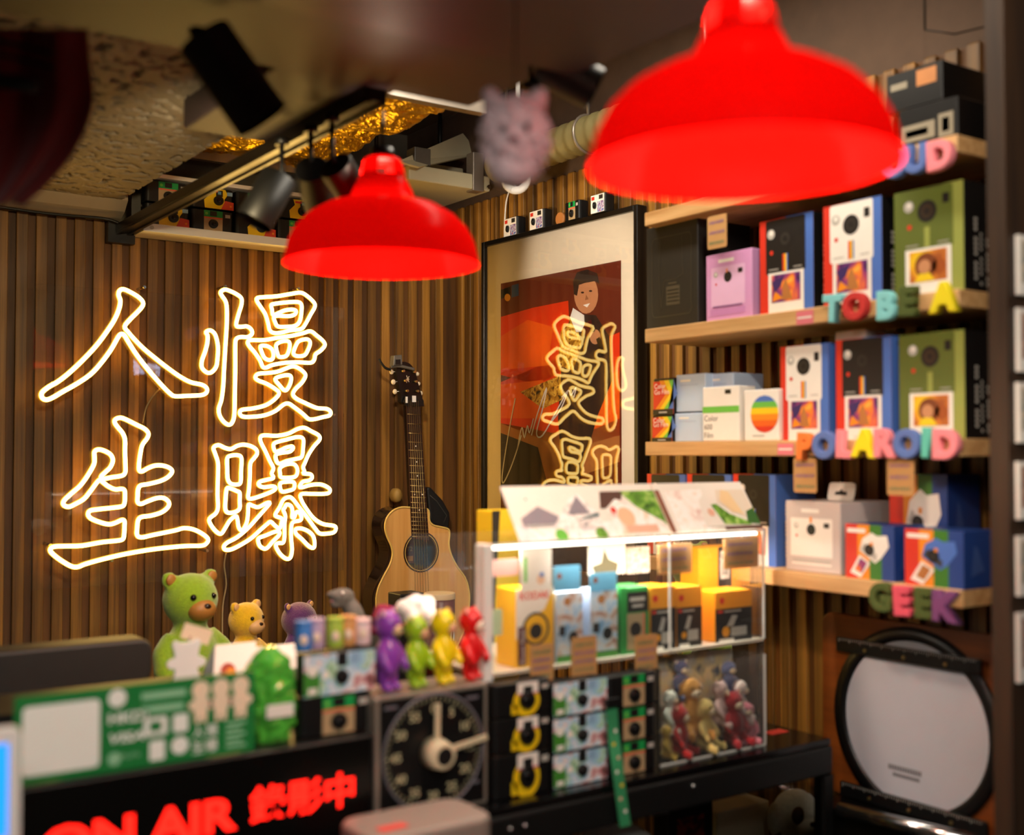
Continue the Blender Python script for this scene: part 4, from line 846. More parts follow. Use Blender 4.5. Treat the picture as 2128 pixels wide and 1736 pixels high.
f.rect(.07, .06, .20, .085, m_alu, 1); f.rect(.04, .92, .16, .95, m_rim, 1); f.rect(.82, .91, .94, .94, m_rim, 1); f.rect(.86, .16, .95, .19, m_rim, 1)
f.build('dial_print', ti)
mb = MB(); mb.tube([(DR * math.cos(2 * math.pi * i / 48), .002, TH_ / 2 + DR * math.sin(2 * math.pi * i / 48)) for i in range(48)], .0022, 6, True); mb.build('dial_ring', m_rim, ti)
m_hand = mat('cream_hand', '#cfc3a3', .5, var=.05)
hub = MB(); hub.cyl((0, .003, TH_ / 2), (0, -.026, TH_ / 2), .023, .019, 28); hub.cyl((0, -.026, TH_ / 2), (0, -.028, TH_ / 2), .019, .015, 28); hub.build('hub', m_hand, ti)
MB().cyl((0, -.0275, TH_ / 2), (0, -.0285, TH_ / 2), .0125, n=24).build('hub_bore', m_pblack, ti)
def hand(ang, r, wd):
    d = Vector((math.sin(ang), 0, math.cos(ang))); q = Vector((d.z, 0, -d.x)); c0 = Vector((0, -.006, TH_ / 2))
    mb = MB(); mb.obox(c0 + d * (.016 + r) / 2, d * (r - .016) / 2, q * wd, (0, .0018, 0)); mb.build('hand', m_hand, ti, bevel=.0012)
hand(math.radians(1), .070, .0042); hand(math.radians(82), .086, .0042)
for px, py_, top, m, sk, lb_ in ((806, 1441, 1262, vin('purple', '#8a3fae'), mat('toy_cream_face', '#d8b88a', .4), 'shiny purple vinyl toy figure at the end of the timer top'), (864, 1427, 1275, vin('green', '#9ac41e'), mat('toy_pinkish_face', '#d8a07c', .4), 'shiny green vinyl toy figure under the white puff'), (921, 1418, 1262, vin('yellow', '#f6d90e'), mat('toy_pinkish_face', '#d8a07c', .4), 'shiny yellow vinyl toy figure in front of the cocoa tin'), (978, 1410, 1258, vin('red', '#dd1519'), mat('toy_white_face', '#f0dcc8', .4), 'shiny red vinyl toy figure against the white post')):
    Yv = YC + .035; p = ony(px, py_, Yv); q = ony(px, top, Yv); zt2 = ZC + .001 + TH_
    plush('vinyl_figure', lb_, 'toy figure', (p.x, Yv, zt2), (q.z - zt2) * 1.0, m, sk, .45, 'stand', 'round', 'vinyl figures on the timer').scale[0] = .76

# ------------------------------------------------------------------ ON AIR light box, payment sign, device at the edge
oa0, oa1 = ony(-60, 1640, YC).x, ta.x - .003; ZO = ony(300, 1601, YC).z
oa = thing('on_air_light_box', 'black light box with glowing red ON AIR lettering', 'light box', ((oa0 + oa1) / 2, YC, ZC + .0005)); OW, OH = oa1 - oa0, ZO - ZC - .001
MB().box(-OW / 2, OW / 2, .001, .10, 0, OH).build('housing', m_black, oa, bevel=.003)
m_onair = glow('on_air_red', '#ff1a10', 1.9)
f = Face((-OW / 2, .001, 0), (1, 0, 0), (0, 0, 1), OW, OH, .0004); f.rect(.01, .02, .99, .98, mat('smoked_face', '#050505', .25), 0)
def oaf(px, py): p = ony(px, py, YC); return ((p.x - oa0) / OW, (p.z - ZC) / OH)
p1, p2 = oaf(88, 1768), oaf(492, 1725); hh = (oaf(350, 1665)[1] - oaf(350, 1738)[1]) * OH
f.text('ON AIR', p1[0], p2[1], hh * 1.0, m_onair, 1, width=(p2[0] - p1[0]) * OW, bold=.035)
p1, p2 = oaf(520, 1700), oaf(736, 1690); hh = (oaf(560, 1632)[1] - oaf(560, 1708)[1]) * OH
f.text('錄影中', p1[0], oaf(560, 1708)[1], hh, m_onair, 1, width=(p2[0] - p1[0]) * OW, bold=.02)
f.build('lit_lettering', oa)
# green payment sign leaning on the light box top
sa, sb = ony(36, 1455, YC - .004), ony(538, 1400, YC - .004); GW, GH = sb.x - sa.x, sa.z - ZO - .001
gs = thing('payment_sign', 'green payment sign with white panel and icons standing on the light box', 'sign', ((sa.x + sb.x) / 2, YC + .012, ZO + .0008))
m_sg = mat('sign_green', '#1c7a3a', .4, var=.05); MB().box(-GW / 2, GW / 2, -.002, .002, 0, GH).build('board', m_sg, gs)
MB().box(-GW * .3, GW * .3, .002, .045, 0, .004).build('foot', m_sg, gs)
f = Face((-GW / 2, -.002, 0), (1, 0, 0), (0, 0, 1), GW, GH, .0003); m_sw = mat('sign_white', '#eef2ec', .5, var=.02); m_peach = mat('sign_peach', '#f2dcc0', .5, var=.02)
f.rect(.03, .09, .33, .88, m_sw, 0, r=.006); 
f.disc(.40, .86, .011, m_sw, 0); f.text('HKD!', .365, .56, .013, m_sw, 0, width=.048, bold=.03); f.text('VISA', .37, .33, .012, m_sw, 0, width=.042, bold=.03, shear=.2); f.text('PayMe', .42, .12, .008, mat('sign_pale_green', '#8fc7a0', .5), 0); f.disc(.39, .15, .008, mat('sign_pale_green', '#8fc7a0', .5), 0)
f.rect(.50, .80, .69, .88, mat('sign_pale_green', '#8fc7a0', .5), 0); f.rect(.50, .64, .68, .72, mat('sign_pale_green', '#8fc7a0', .5), 0); 
f.rect(.51, .36, .61, .58, m_sw, 0, r=.003); f.rect(.535, .41, .585, .53, m_sg, 1); f.rect(.635, .36, .70, .58, m_sw, 0, r=.003); f.rect(.535, .06, .60, .30, m_sw, 0, r=.003); f.disc(.665, .20, .011, m_sw, 0)
for xx in (.755, .845, .935):
    f.disc(xx, .84, .0115, m_peach, 0); f.rect(xx - .030, .50, xx + .030, .80, m_peach, 1, r=.006); f.disc(xx - .034, .66, .006, m_peach, 2); f.disc(xx + .034, .66, .006, m_peach, 2); f.rect(xx - .026, .44, xx - .004, .56, m_peach, 2); f.rect(xx + .004, .44, xx + .026, .56, m_peach, 2)
for tx, a_, b_ in (('人', .745, .26), ('慢', .805, .26), ('生', .745, .07), ('曝', .805, .07)): f.text(tx, a_, b_, .015, m_sw, 0, align='C', bold=.01)
for i in range(5): f.rect(.87, .08 + .07 * i, .96 - .02 * (i % 2), .115 + .07 * i, mat('sign_pale_green', '#8fc7a0', .5), 0)
f.build('sign_print', gs)
# white tablet terminal
b0_ = ony(-25, 1736, -1.58); t0_ = ony(-25, 1518, -1.58); e_ = ony(44, 1600, -1.58)
tb_ = thing('payment_tablet', 'white rounded payment tablet with a blue screen beside the light box', 'tablet', (e_.x - .04, -1.58, 1.05)); hgt = t0_.z - 1.05
MB().prism(rrect(-.04, 0, .04, hgt, .010), (0, 0, 0), (1, 0, 0), (0, 0, 1), (0, .012, 0)).build('shell', m_wplastic, tb_, bevel=.002)
f = Face((-.04, 0, 0), (1, 0, 0), (0, 0, 1), .08, hgt); f.rect(.08, .30, .84, .90, glow('screen_blue', '#1d86f0', .9), 0); f.rect(.1, .06, .6, .20, mat('sticker_orange', '#e06a2c', .5), 0); f.rect(.16, .09, .54, .17, m_pwhite, 1); f.build('screen', tb_)
MB().box(-.03, .03, .012, .05, -.1, .02).build('stand', m_wplastic, tb_)
# grey card machine in front
p = ony(930, 1690, -1.62); soft = MB(); soft.prism(rrect(-.10, -.055, .085, .055, .03, 6), (0, 0, 0), (1, 0, 0), (0, 1, 0), (0, 0, .05))
cm = thing('card_machine', 'grey rounded machine top with red sticker in front of the timer', 'machine', (p.x, -1.555, p.z - .07)); soft.build('shell', mat('warm_grey_plastic', '#857a72', .45, var=.06), cm, bevel=.008, seg=3); MB().box(-.075, -.035, -.030, -.012, .0503, .0509).build('sticker', C_('sticker_red', '#d9453a'), cm)
struct(MB().box(p.x - .09, p.x + .075, -1.60, -1.51, p.z - .13, p.z - .0705).build('trim_counter_step', mat('matt_black', '#060606', .9)))

# black slatted crate behind the sign
ka, kb = ony(-70, 1338, -.88), ony(310, 1330, -.88); kz = (ony(200, 1334, -.88)).z
kr = thing('slatted_crate', 'black plastic crate with wide rim and slatted side at the shop end of the counter', 'crate', ((ka.x + kb.x) / 2, -.88, ZC + .0005)); KW, KH = kb.x - ka.x, kz - ZC
m_crate = mat('charcoal_plastic', '#26221f', .5, var=.15)
MB().prism(rrect(-KW / 2, KH - .075, KW / 2, KH, .02), (0, -.02, 0), (1, 0, 0), (0, 0, 1), (0, .07, 0)).build('rim', m_crate, kr, bevel=.006)
for sx in (-1, 1): MB().box(sx * KW / 2 - (.05 if sx > 0 else 0), sx * KW / 2 + (.05 if sx < 0 else 0), -.015, .03, 0, KH - .075).build('corner_post', m_crate, kr)
for i in range(6): MB().box(-KW / 2 + .06 + i * (KW - .12) / 6, -KW / 2 + .06 + i * (KW - .12) / 6 + .022, -.005, .01, 0, KH - .075).build('slat', m_crate, kr)
MB().box(-KW / 2 + .05, KW / 2 - .05, .02, .03, 0, KH - .075).build('back_panel', m_black, kr)

# ------------------------------------------------------------------ single-use cameras
m_cv = printed('landscape_wrap', ['#2f8a3c', '#bfe0c4', '#8fc3e6', '#e9eef2', '#c8868c', '#5c3a34'], 32); m_cv2 = printed('sky_wrap', ['#6fa8d8', '#a9cde8', '#dfe6ea', '#c9a08a', '#7a5a58'], 36, seed=3)
m_tanlab = C_('label_tan', '#b39a74'); m_greenlab = C_('label_green', '#149a4c'); m_redlab = C_('label_salmon', '#e0684e'); m_ylab = C_('label_yellow', '#f0c912'); m_lens = mat('camera_lens', '#0a0a0c', .15)
def simple_cam(kind, W=.112, H=.058, D=.032):
    """one-time-use camera, base at origin, faces -y"""
    t = thing('disposable_camera', '-', 'camera')
    mb = MB(); mb.prism(rrect(-W / 2, -D / 2, W / 2, D / 2, .010, 4), (0, 0, 0), (1, 0, 0), (0, 1, 0), (0, 0, H)); body = m_black
    mb.build('body', body, t, bevel=.0015, seg=1)
    f = Face((-W / 2, -D / 2, 0), (1, 0, 0), (0, 0, 1), W, H, .0003)
    if kind == 'green':
        f.rect(.30, .02, .74, .98, m_tanlab, 0); f.rect(.30, .66, .74, .98, m_greenlab, 1); f.rect(.30, .60, .74, .67, m_redlab, 2); f.rect(.44, .72, .60, .96, m_pblack, 3); f.disc(.36, .82, .004, m_lg, 3)
        f.rect(.80, .70, .92, .86, m_silver, 1); lx, lz, lr = .52, .34, .0125
    elif kind == 'yellow':
        f.disc(.56, .40, .026, m_ylab, 0); f.rect(.40, .62, .76, .97, m_pwhite, 1); f.rect(.40, .60, .76, .65, C_('label_magenta', '#c23a6a'), 2); f.rect(.50, .56, .66, .86, m_pblack, 3); f.rect(.82, .72, .94, .86, m_silver, 1); f.rect(.30, .05, .4, .35, m_ylab, 0); lx, lz, lr = .565, .44, .0155
    elif kind == 'flash':
        f.poly([(.32, .02), (.80, .02), (.78, .5), (.86, .75), (.80, .98), (.40, .98), (.44, .7), (.30, .4)], m_ylab, 0); f.poly([(.70, .02), (1, .02), (1, .40), (.80, .45)], C_('label_warm_red', '#d8472a'), 1); f.rect(.45, .80, .62, .90, m_red, 2); f.rect(.84, .70, .97, .88, mat('flash_window', '#8fb4d6', .2), 2); f.disc(.93, .2, .003, m_orange, 3); f.rect(.58, .62, .74, .92, m_pblack, 2); f.rect(.62, .72, .70, .86, mat('finder_blue', '#6a9ac0', .1), 3); lx, lz, lr = .64, .42, .0135
    elif kind == 'wrap':
        f.rect(.0, .02, 1, .98, m_cv, 0); f.rect(.46, .66, .60, .98, m_pblack, 1); f.rect(.64, .70, .78, .96, mat('flash_window', '#8fb4d6', .2), 1); f.disc(.30, .5, .006, m_pwhite, 1); f.rect(.0, .05, .22, .6, m_green, 1); f.disc(.12, .62, .008, m_pwhite, 2); f.rect(.06, .08, .18, .22, m_pwhite, 2); lx, lz, lr = .52, .42, .0105
    else:
        f.rect(.05, .03, .95, .97, m_pwhite, 0); f.rect(.5, .05, .93, .6, printed('sticker_mix', ['#2b2440', '#7a3a90', '#e0e0e0', '#3a66b0', '#d24a3a'], 70), 1); f.rect(.1, .72, .3, .9, m_red, 1); f.rect(.6, .70, .86, .92, m_charcoal, 1); f.disc(.3, .3, .008, m_pwhite, 1); lx, lz, lr = .34, .42, .011
    f.build('label_print', t)
    c0 = (-W / 2 + lx * W, -D / 2, lz * H)
    mb = MB(); mb.cyl(c0, (c0[0], c0[1] - .005, c0[2]), lr, lr * .92, 22); mb.build('lens_ring', m_black, t)
    MB().ell((c0[0], c0[1] - .004, c0[2]), (lr * .5, .003, lr * .5), 14, 8).build('lens', m_lens, t)
    mb = MB(); mb.cyl((W * .34, 0, H), (W * .34, 0, H + .002), .008, n=14); mb.build('winder', m_black, t)
    return t
_proto = {}
def put_cam(kind, loc, rz, label, group, sx=1.0, hgt=.058):
    if kind not in _proto: t = _proto[kind] = simple_cam(kind)
    else: t = copy_tree(_proto[kind])
    t.location = loc; t.rotation_euler[2] = rz; t.scale = (sx, 1, hgt / .058); tag(t, label, 'camera', group); return t
def stack(kind, xl, xr, rows, Yf, group, word, rot=0):
    """rows: photo rows (top,bottom) of each camera at its left edge; bottom first"""
    a, b = ony(xl, rows[0][1], Yf), ony(xr, rows[0][1], Yf); W = b.x - a.x; z = ZC + .0006; names = ('bottom', 'middle', 'top') if len(rows) == 3 else ('lowest', 'second lowest', 'second highest', 'highest')
    for i, (yt, yb) in enumerate(rows):
        h = (ony(xl, yt, Yf).z - ony(xl, yb, Yf).z); put_cam(kind, ((a.x + b.x) / 2, Yf + .016, z), rot, '%s %s' % (names[i], word), group, W / .112, h - .0025); z += h
YS = -1.457
stack('yellow', 1026, 1146, [(1560, 1655), (1484, 1560), (1410, 1484)], YS, 'yellow ringed cameras beside the timer', 'camera with yellow lens ring in the stack beside the timer')
stack('wrap', 1150, 1262, [(1562, 1636), (1487, 1562), (1413, 1487)], YS, 'cameras in landscape wrap', 'camera in blue green landscape wrap behind the lanyard')
stack('green', 1264, 1366, [(1547, 1618), (1476, 1547), (1405, 1476)], YS, 'green labelled cameras on the counter', 'black camera with green label next to the toy case')
# four more beside the case, further back
a, b = ony(1590, 1500, -1.16), ony(1682, 1500, -1.16); z = ZC + .0006
zz0 = ony(1600, 1515, -1.16).z; zz1 = ony(1600, 1278, -1.16).z; hh = (zz1 - z) / 4
for i, nm in enumerate(('lowest', 'second lowest', 'second highest', 'highest')):
    put_cam('green', (-.145, -1.20, z + hh * i), -.12, '%s green labelled camera in the dark stack beside the round light disc' % nm, 'stacked cameras by the wall', .85, hh - .0025)
# on the light box
zo = ZO + .0008
put_cam('green', (ony(700, 1500, YC + .03).x, YC + .045, zo), .0, 'green labelled camera on the light box under the landscape camera', 'cameras on the light box', .98, .052)
put_cam('wrap', (ony(705, 1420, YC + .03).x, YC + .045, zo + .0535), .03, 'landscape wrapped camera on top of the green labelled one', 'cameras on the light box', .98, .058)
zf = zo + .0535 + .0605
for px, hx, lb_ in ((630, '#3f7fd0', 'blue film canister with white patch on the landscape camera'), (665, '#b9a3c4', 'lilac film canister between the blue and lime ones'), (700, '#a9c84a', 'lime green film canister beside the orange one'), (731, '#d59a5c', 'orange film canister at the row end'), (757, '#ecd0d4', 'pink and white film canister touching the purple toy')):
    p = ony(px, 1370, YC + .045); t = thing('film_canister', lb_, 'film canister', (p.x, YC + .045 + .006 * (px % 3), zf + .001), 0, 'film canisters in a row'); m = mat('canister_' + hx[1:], hx, .35, var=.05)
    hk = .035 if px < 750 else .030
    MB().cyl((0, 0, 0), (0, 0, hk), .0115, n=20).build('tube', m, t, bevel=.0015); MB().cyl((0, 0, hk), (0, 0, hk + .006), .0118, n=20).build('lid', mat('lid_' + hx[1:], hx, .5, var=.05), t, bevel=.001)
    f = MB().ell((-.003, -.0095, .016), (.0065, .003, .008), 12, 8); f.build('patch', mat('canister_patch', '#f0d8c4', .5), t)
# green cellophane bag
p = ony(580, 1560, YC + .02); pz = zo
bg = thing('cellophane_bag', 'crumpled green cellophane bag of sweets beside the payment sign', 'bag', (p.x, YC + .055, pz)); mb = MB(); nU, nV = 28, 26; v = []
hgt = ony(580, 1352, YC + .02).z - pz
for j in range(nV + 1):
    k = j / nV; rr = .030 * (.75 + .45 * math.sin(math.pi * min(1, k * .9 + .1))) * (1 if k < .85 else 1 - .6 * (k - .85) / .15)
    for i in range(nU):
        t = 2 * math.pi * i / nU; q = 1 + .30 * noise.noise(Vector((math.cos(t) * 3, math.sin(t) * 3, k * 8))) + .16 * noise.noise(Vector((math.cos(t) * 8, math.sin(t) * 8, k * 22)))
        v.append((rr * q * math.cos(t), rr * q * .75 * math.sin(t), k * hgt))
mb.add(v, [(j * nU + i, j * nU + (i + 1) % nU, (j + 1) * nU + (i + 1) % nU, (j + 1) * nU + i) for j in range(nV) for i in range(nU)], 0, False); mb.add([v[i] for i in range(nU)], [list(range(nU))]); mb.add(v[-nU:], [list(range(nU))[::-1]])
mb.build('wrapper', mat('green_cellophane', '#4fae3a', .15, var=.75, scale=45, coat=.8), bg)
MB().box(-.016, .022, -.0315, -.0305, hgt * .28, hgt * .42).build('label', m_pwhite, bg)
# bear-shaped white card and loose white cards
p = ony(388, 1425, -1.15); q = ony(388, 1330, -1.15); s_ = q.z - p.z
bearp = [(-.28, 0), (-.05, .0), (0, .06), (.05, 0), (.28, 0), (.30, .22), (.26, .36), (.42, .40), (.46, .52), (.34, .60), (.28, .62), (.30, .78), (.34, .90), (.26, 1.0), (.14, .94), (-.14, .94), (-.26, 1.0), (-.34, .90), (-.30, .78), (-.28, .62), (-.34, .60), (-.46, .52), (-.42, .40), (-.26, .36), (-.30, .22)]
bc = thing('bear_card_holder', 'white bear shaped card holder gripping a small blank card', 'card holder', (p.x, -1.15, p.z))
MB().prism([(x_ * s_ * .95, y_ * s_) for x_, y_ in spline(bearp, 2)], (0, 0, 0), (1, 0, 0), (0, 0, 1), (0, .006, 0)).build('bear_plate', mat('bright_acrylic', '#f6f4f2', .3, var=.02), bc, bevel=.001)
MB().cyl((0, .003, s_ * .5), (.012, .02, s_ * 1.02), .002, n=8).build('stem', m_steel, bc); MB().obox((.022, .02, s_ * 1.06), (.022, 0, -.008), (0, .0006, 0), (.004, 0, .011)).build('card', m_peach, bc)
struct(MB().box(-1.5, -.85, -1.20, -1.06, ZC + .0003, p.z - .0005).build('trim_counter_riser', m_black))
for k, (x0_, x1_, y0_, y1_, Y, lb_) in enumerate(((445, 530, 1345, 1410, -1.13, 'white greeting card with a red corner below the yellow toy'), (535, 618, 1348, 1412, -1.10, 'white tent card below the purple toy'))):
    a, b = ony(x0_, y0_, Y), ony(x1_, y1_, Y); t = thing('greeting_card', lb_, 'card', ((a.x + b.x) / 2, Y, p.z), 0); W, H = b.x - a.x, a.z - p.z
    MB().obox((0, 0, H / 2), (W / 2, 0, 0), (0, .0008, 0), (.006 * (1 - k), .012, H / 2)).build('leaf', m_pwhite, t); MB().obox((0, .026, H / 2), (W / 2, 0, 0), (0, .0008, 0), (.006 * (1 - k), -.012, H / 2)).build('leaf', m_pwhite, t)
    if k == 0: f = Face((-W / 2, -.0135, .004), (1, 0, 0), (0, .3, 1), W, H); f.disc(.28, .2, .012, C_('card_red', '#b5452c'), 1); f.disc(.34, .12, .008, m_orange, 2); f.build('picture', t)
# grey dinosaur toy, dark red cloth flower, white puff, cocoa tin with black box
dz = onz; p = ony(760, 1290, -1.05)
di = thing('dinosaur_toy', 'grey rubber dinosaur toy with open mouth behind the film canisters', 'toy', (p.x, -1.05, ZC + .0005)); mb = MB(); k_ = ony(760, 1216, -1.05).z - ZC
mb.tube(spline([(-.020, 0, .0), (-.018, 0, .05), (-.012, 0, .11), (-.022, 0, k_ * .78), (-.034, 0, k_ * .90)], 4, False), 0, 12, rs=[.030 + .0 * i if i < 9 else .030 - .0022 * (i - 8) for i in range(17)])
mb.ell((-.046, 0, k_ * .94), (.024, .015, .015), 14, 10); mb.ell((-.058, 0, k_ * .955), (.020, .012, .008), 12, 8); mb.ell((-.055, 0, k_ * .885), (.016, .010, .005), 12, 8)
mb.tube(spline([(.0, 0, k_ * .72), (.03, 0, k_ * .64), (.065, 0, k_ * .48), (.11, 0, k_ * .36)], 4, False), 0, 10, rs=[.030 - .0021 * i for i in range(13)]); mb.tube([(-.03, -.02, k_ * .72), (-.05, -.03, k_ * .66), (-.062, -.03, k_ * .68)], .007, 8)
mb.tube([(-.03, .02, k_ * .72), (-.05, .03, k_ * .66), (-.062, .03, k_ * .68)], .007, 8)
mb.build('body', mat('grey_rubber', '#6a6660', .7, var=.3, scale=120, bump=.6, bscale=250), di, remesh=.004)
MB().ell((-.060, 0, k_ * .915), (.010, .007, .004), 10, 6).build('mouth', mat('toy_mouth', '#c98a94', .4), di); MB().ell((-.052, -.0135, k_ * .965), .003, 8, 6).build('eye', m_pwhite, di)
def puff(name, label, cat, px, py, r, m, Y, n=16, seed=1, zb=None):
    rnd = random.Random(seed); p = ony(px, py, Y); t = thing(name, label, cat, tuple(p)); mb = MB(); mb.ell((0, 0, 0), (r * .7, r * .6, r * .55))
    for i in range(n):
        a = rnd.uniform(0, 6.28); b = rnd.uniform(-1, 1); q = Vector((math.cos(a) * math.sqrt(1 - b * b) * r * .75, math.sin(a) * math.sqrt(1 - b * b) * r * .5, b * r * .5)); mb.ell(q, r * rnd.uniform(.28, .4), 10, 8)
    mb.build('petals', m, t, remesh=r * .08); MB().cyl((0, 0, -r * .5), (0, .01, ZC - p.z + .001), .003, n=8).build('stem', mat('flower_stem', '#35542a', .6), t); return t
puff('cloth_flower', 'white fluffy cloth flower rising behind the green vinyl figure', 'flower', 866, 1272, .034, mat('white_fluff', '#f4f1ee', .9, var=.05, sheen=.4, bump=.4), -1.30, 18, 3)
puff('cloth_flower', 'dark crimson cloth flower behind the purple vinyl figure', 'flower', 800, 1292, .036, mat('crimson_cloth', '#7a1035', .8, var=.2), -1.17, 14, 5)
a, b = ony(883, 1240, -.55), ony(943, 1240, -.55); zt3 = ony(913, 1232, -.55).z; r_ = (b.x - a.x) / 2 * .92
tn = thing('cocoa_tin', 'dark red tin with a beige lid in front of the guitar', 'tin', ((a.x + b.x) / 2, -.55, .9308)); MB().cyl((0, 0, 0), (0, 0, zt3 - .9308 - .014), r_, n=32).build('can', mat('maroon_tin', '#5a0f12', .35, var=.1), tn)
MB().lathe([(r_ * 1.03, -.014), (r_ * 1.03, -.002), (r_ * .98, 0), (r_ * .85, -.004), (0, -.004)], (0, 0, zt3 - .9308), 32).build('lid', mat('tan_lid', '#cdb48a', .5), tn)
tf = Face((-r_ * .5, -r_ * 1.01, .0), (1, 0, 0), (0, 0, 1), r_, zt3 - .93, .0006); tf.disc(.3, .70, .012, m_red, 0); tf.stroke([(.75, .55), (.8, .75)], .003, m_pwhite, 0); tf.stroke([(.95, .55), (.98, .75)], .003, m_pwhite, 0); tf.build('label', tn)
a, b = ony(832, 1236, -.50), ony(882, 1236, -.50); soft_box('small_carton', 'small black carton beside the dark red tin', 'carton', a.x, b.x, -.50, -.44, .9308, a.z, m_pblack, .002)

# ------------------------------------------------------------------ clear display case with photo header
YF, YB = -1.418, -1.18
cx0, cx1 = ony(1012, 1250, YF).x, ony(1587, 1250, YF).x
zsh = ony(1050, 1398, YF).z; zct = ony(1300, 1116, YF).z
m_case = glass('case_acrylic', (.95, .96, .95), 1.42, veil=.03)
ca = thing('display_case', 'two tier clear acrylic display case with lit top edge on the counter', 'display case', ((cx0 + cx1) / 2, YF, ZC + .0005)); cxm = (cx0 + cx1) / 2
def CQ(pts, nm, m=m_case): return MB().add([(p[0] - cxm, p[1] - YF, p[2] - ZC) for p in pts], [(0, 1, 2, 3)]).build(nm, m, ca)
CQ([(cx0, YF, zsh), (cx1, YF, zsh), (cx1, YF, zct), (cx0, YF, zct)], 'front_pane')
CQ([(cx0, YB, ZC), (cx1, YB, ZC), (cx1, YB, zct), (cx0, YB, zct)], 'back_pane')
CQ([(cx1, YF, ZC), (cx1, YB, ZC), (cx1, YB, zct), (cx1, YF, zct)], 'side_pane')
MB().box(cx0 - cxm, cx1 - cxm, .002, YB - YF - .002, zsh - ZC - .005, zsh - ZC).build('tier_board', mat('frosted_tier', '#c9c2b0', .3, var=.05), ca)
m_edge = mat('acrylic_edge', '#d9dcd6', .15, var=.05)
for xx in (cx0 + .62 * (cx1 - cx0), cx1): MB().box(xx - cxm - .0015, xx - cxm + .0015, -.0015, .0015, zsh - ZC, zct - ZC).build('edge_strip', m_edge, ca)
MB().box(cx0 - cxm, cx1 - cxm, -.0018, .0012, zct - ZC - .003, zct - ZC).build('top_edge', m_edge, ca)
MB().box(cx0 - cxm + .01, cx1 - cxm - .01, .006, .014, zct - ZC - .010, zct - ZC - .005).build('light_strip', glow('led_warm_white', '#fff0d8', 3.2), ca)
MB().box(cx0 - cxm - .008, cx0 - cxm + .008, -.006, .010, zsh - ZC - .02, zct - ZC).build('white_post', m_wplastic, ca, bevel=.003)
MB().box(cx0 - cxm - .008, cx0 - cxm + .008, .011, .022, 0, zct - ZC).build('white_post', m_wplastic, ca, bevel=.003)
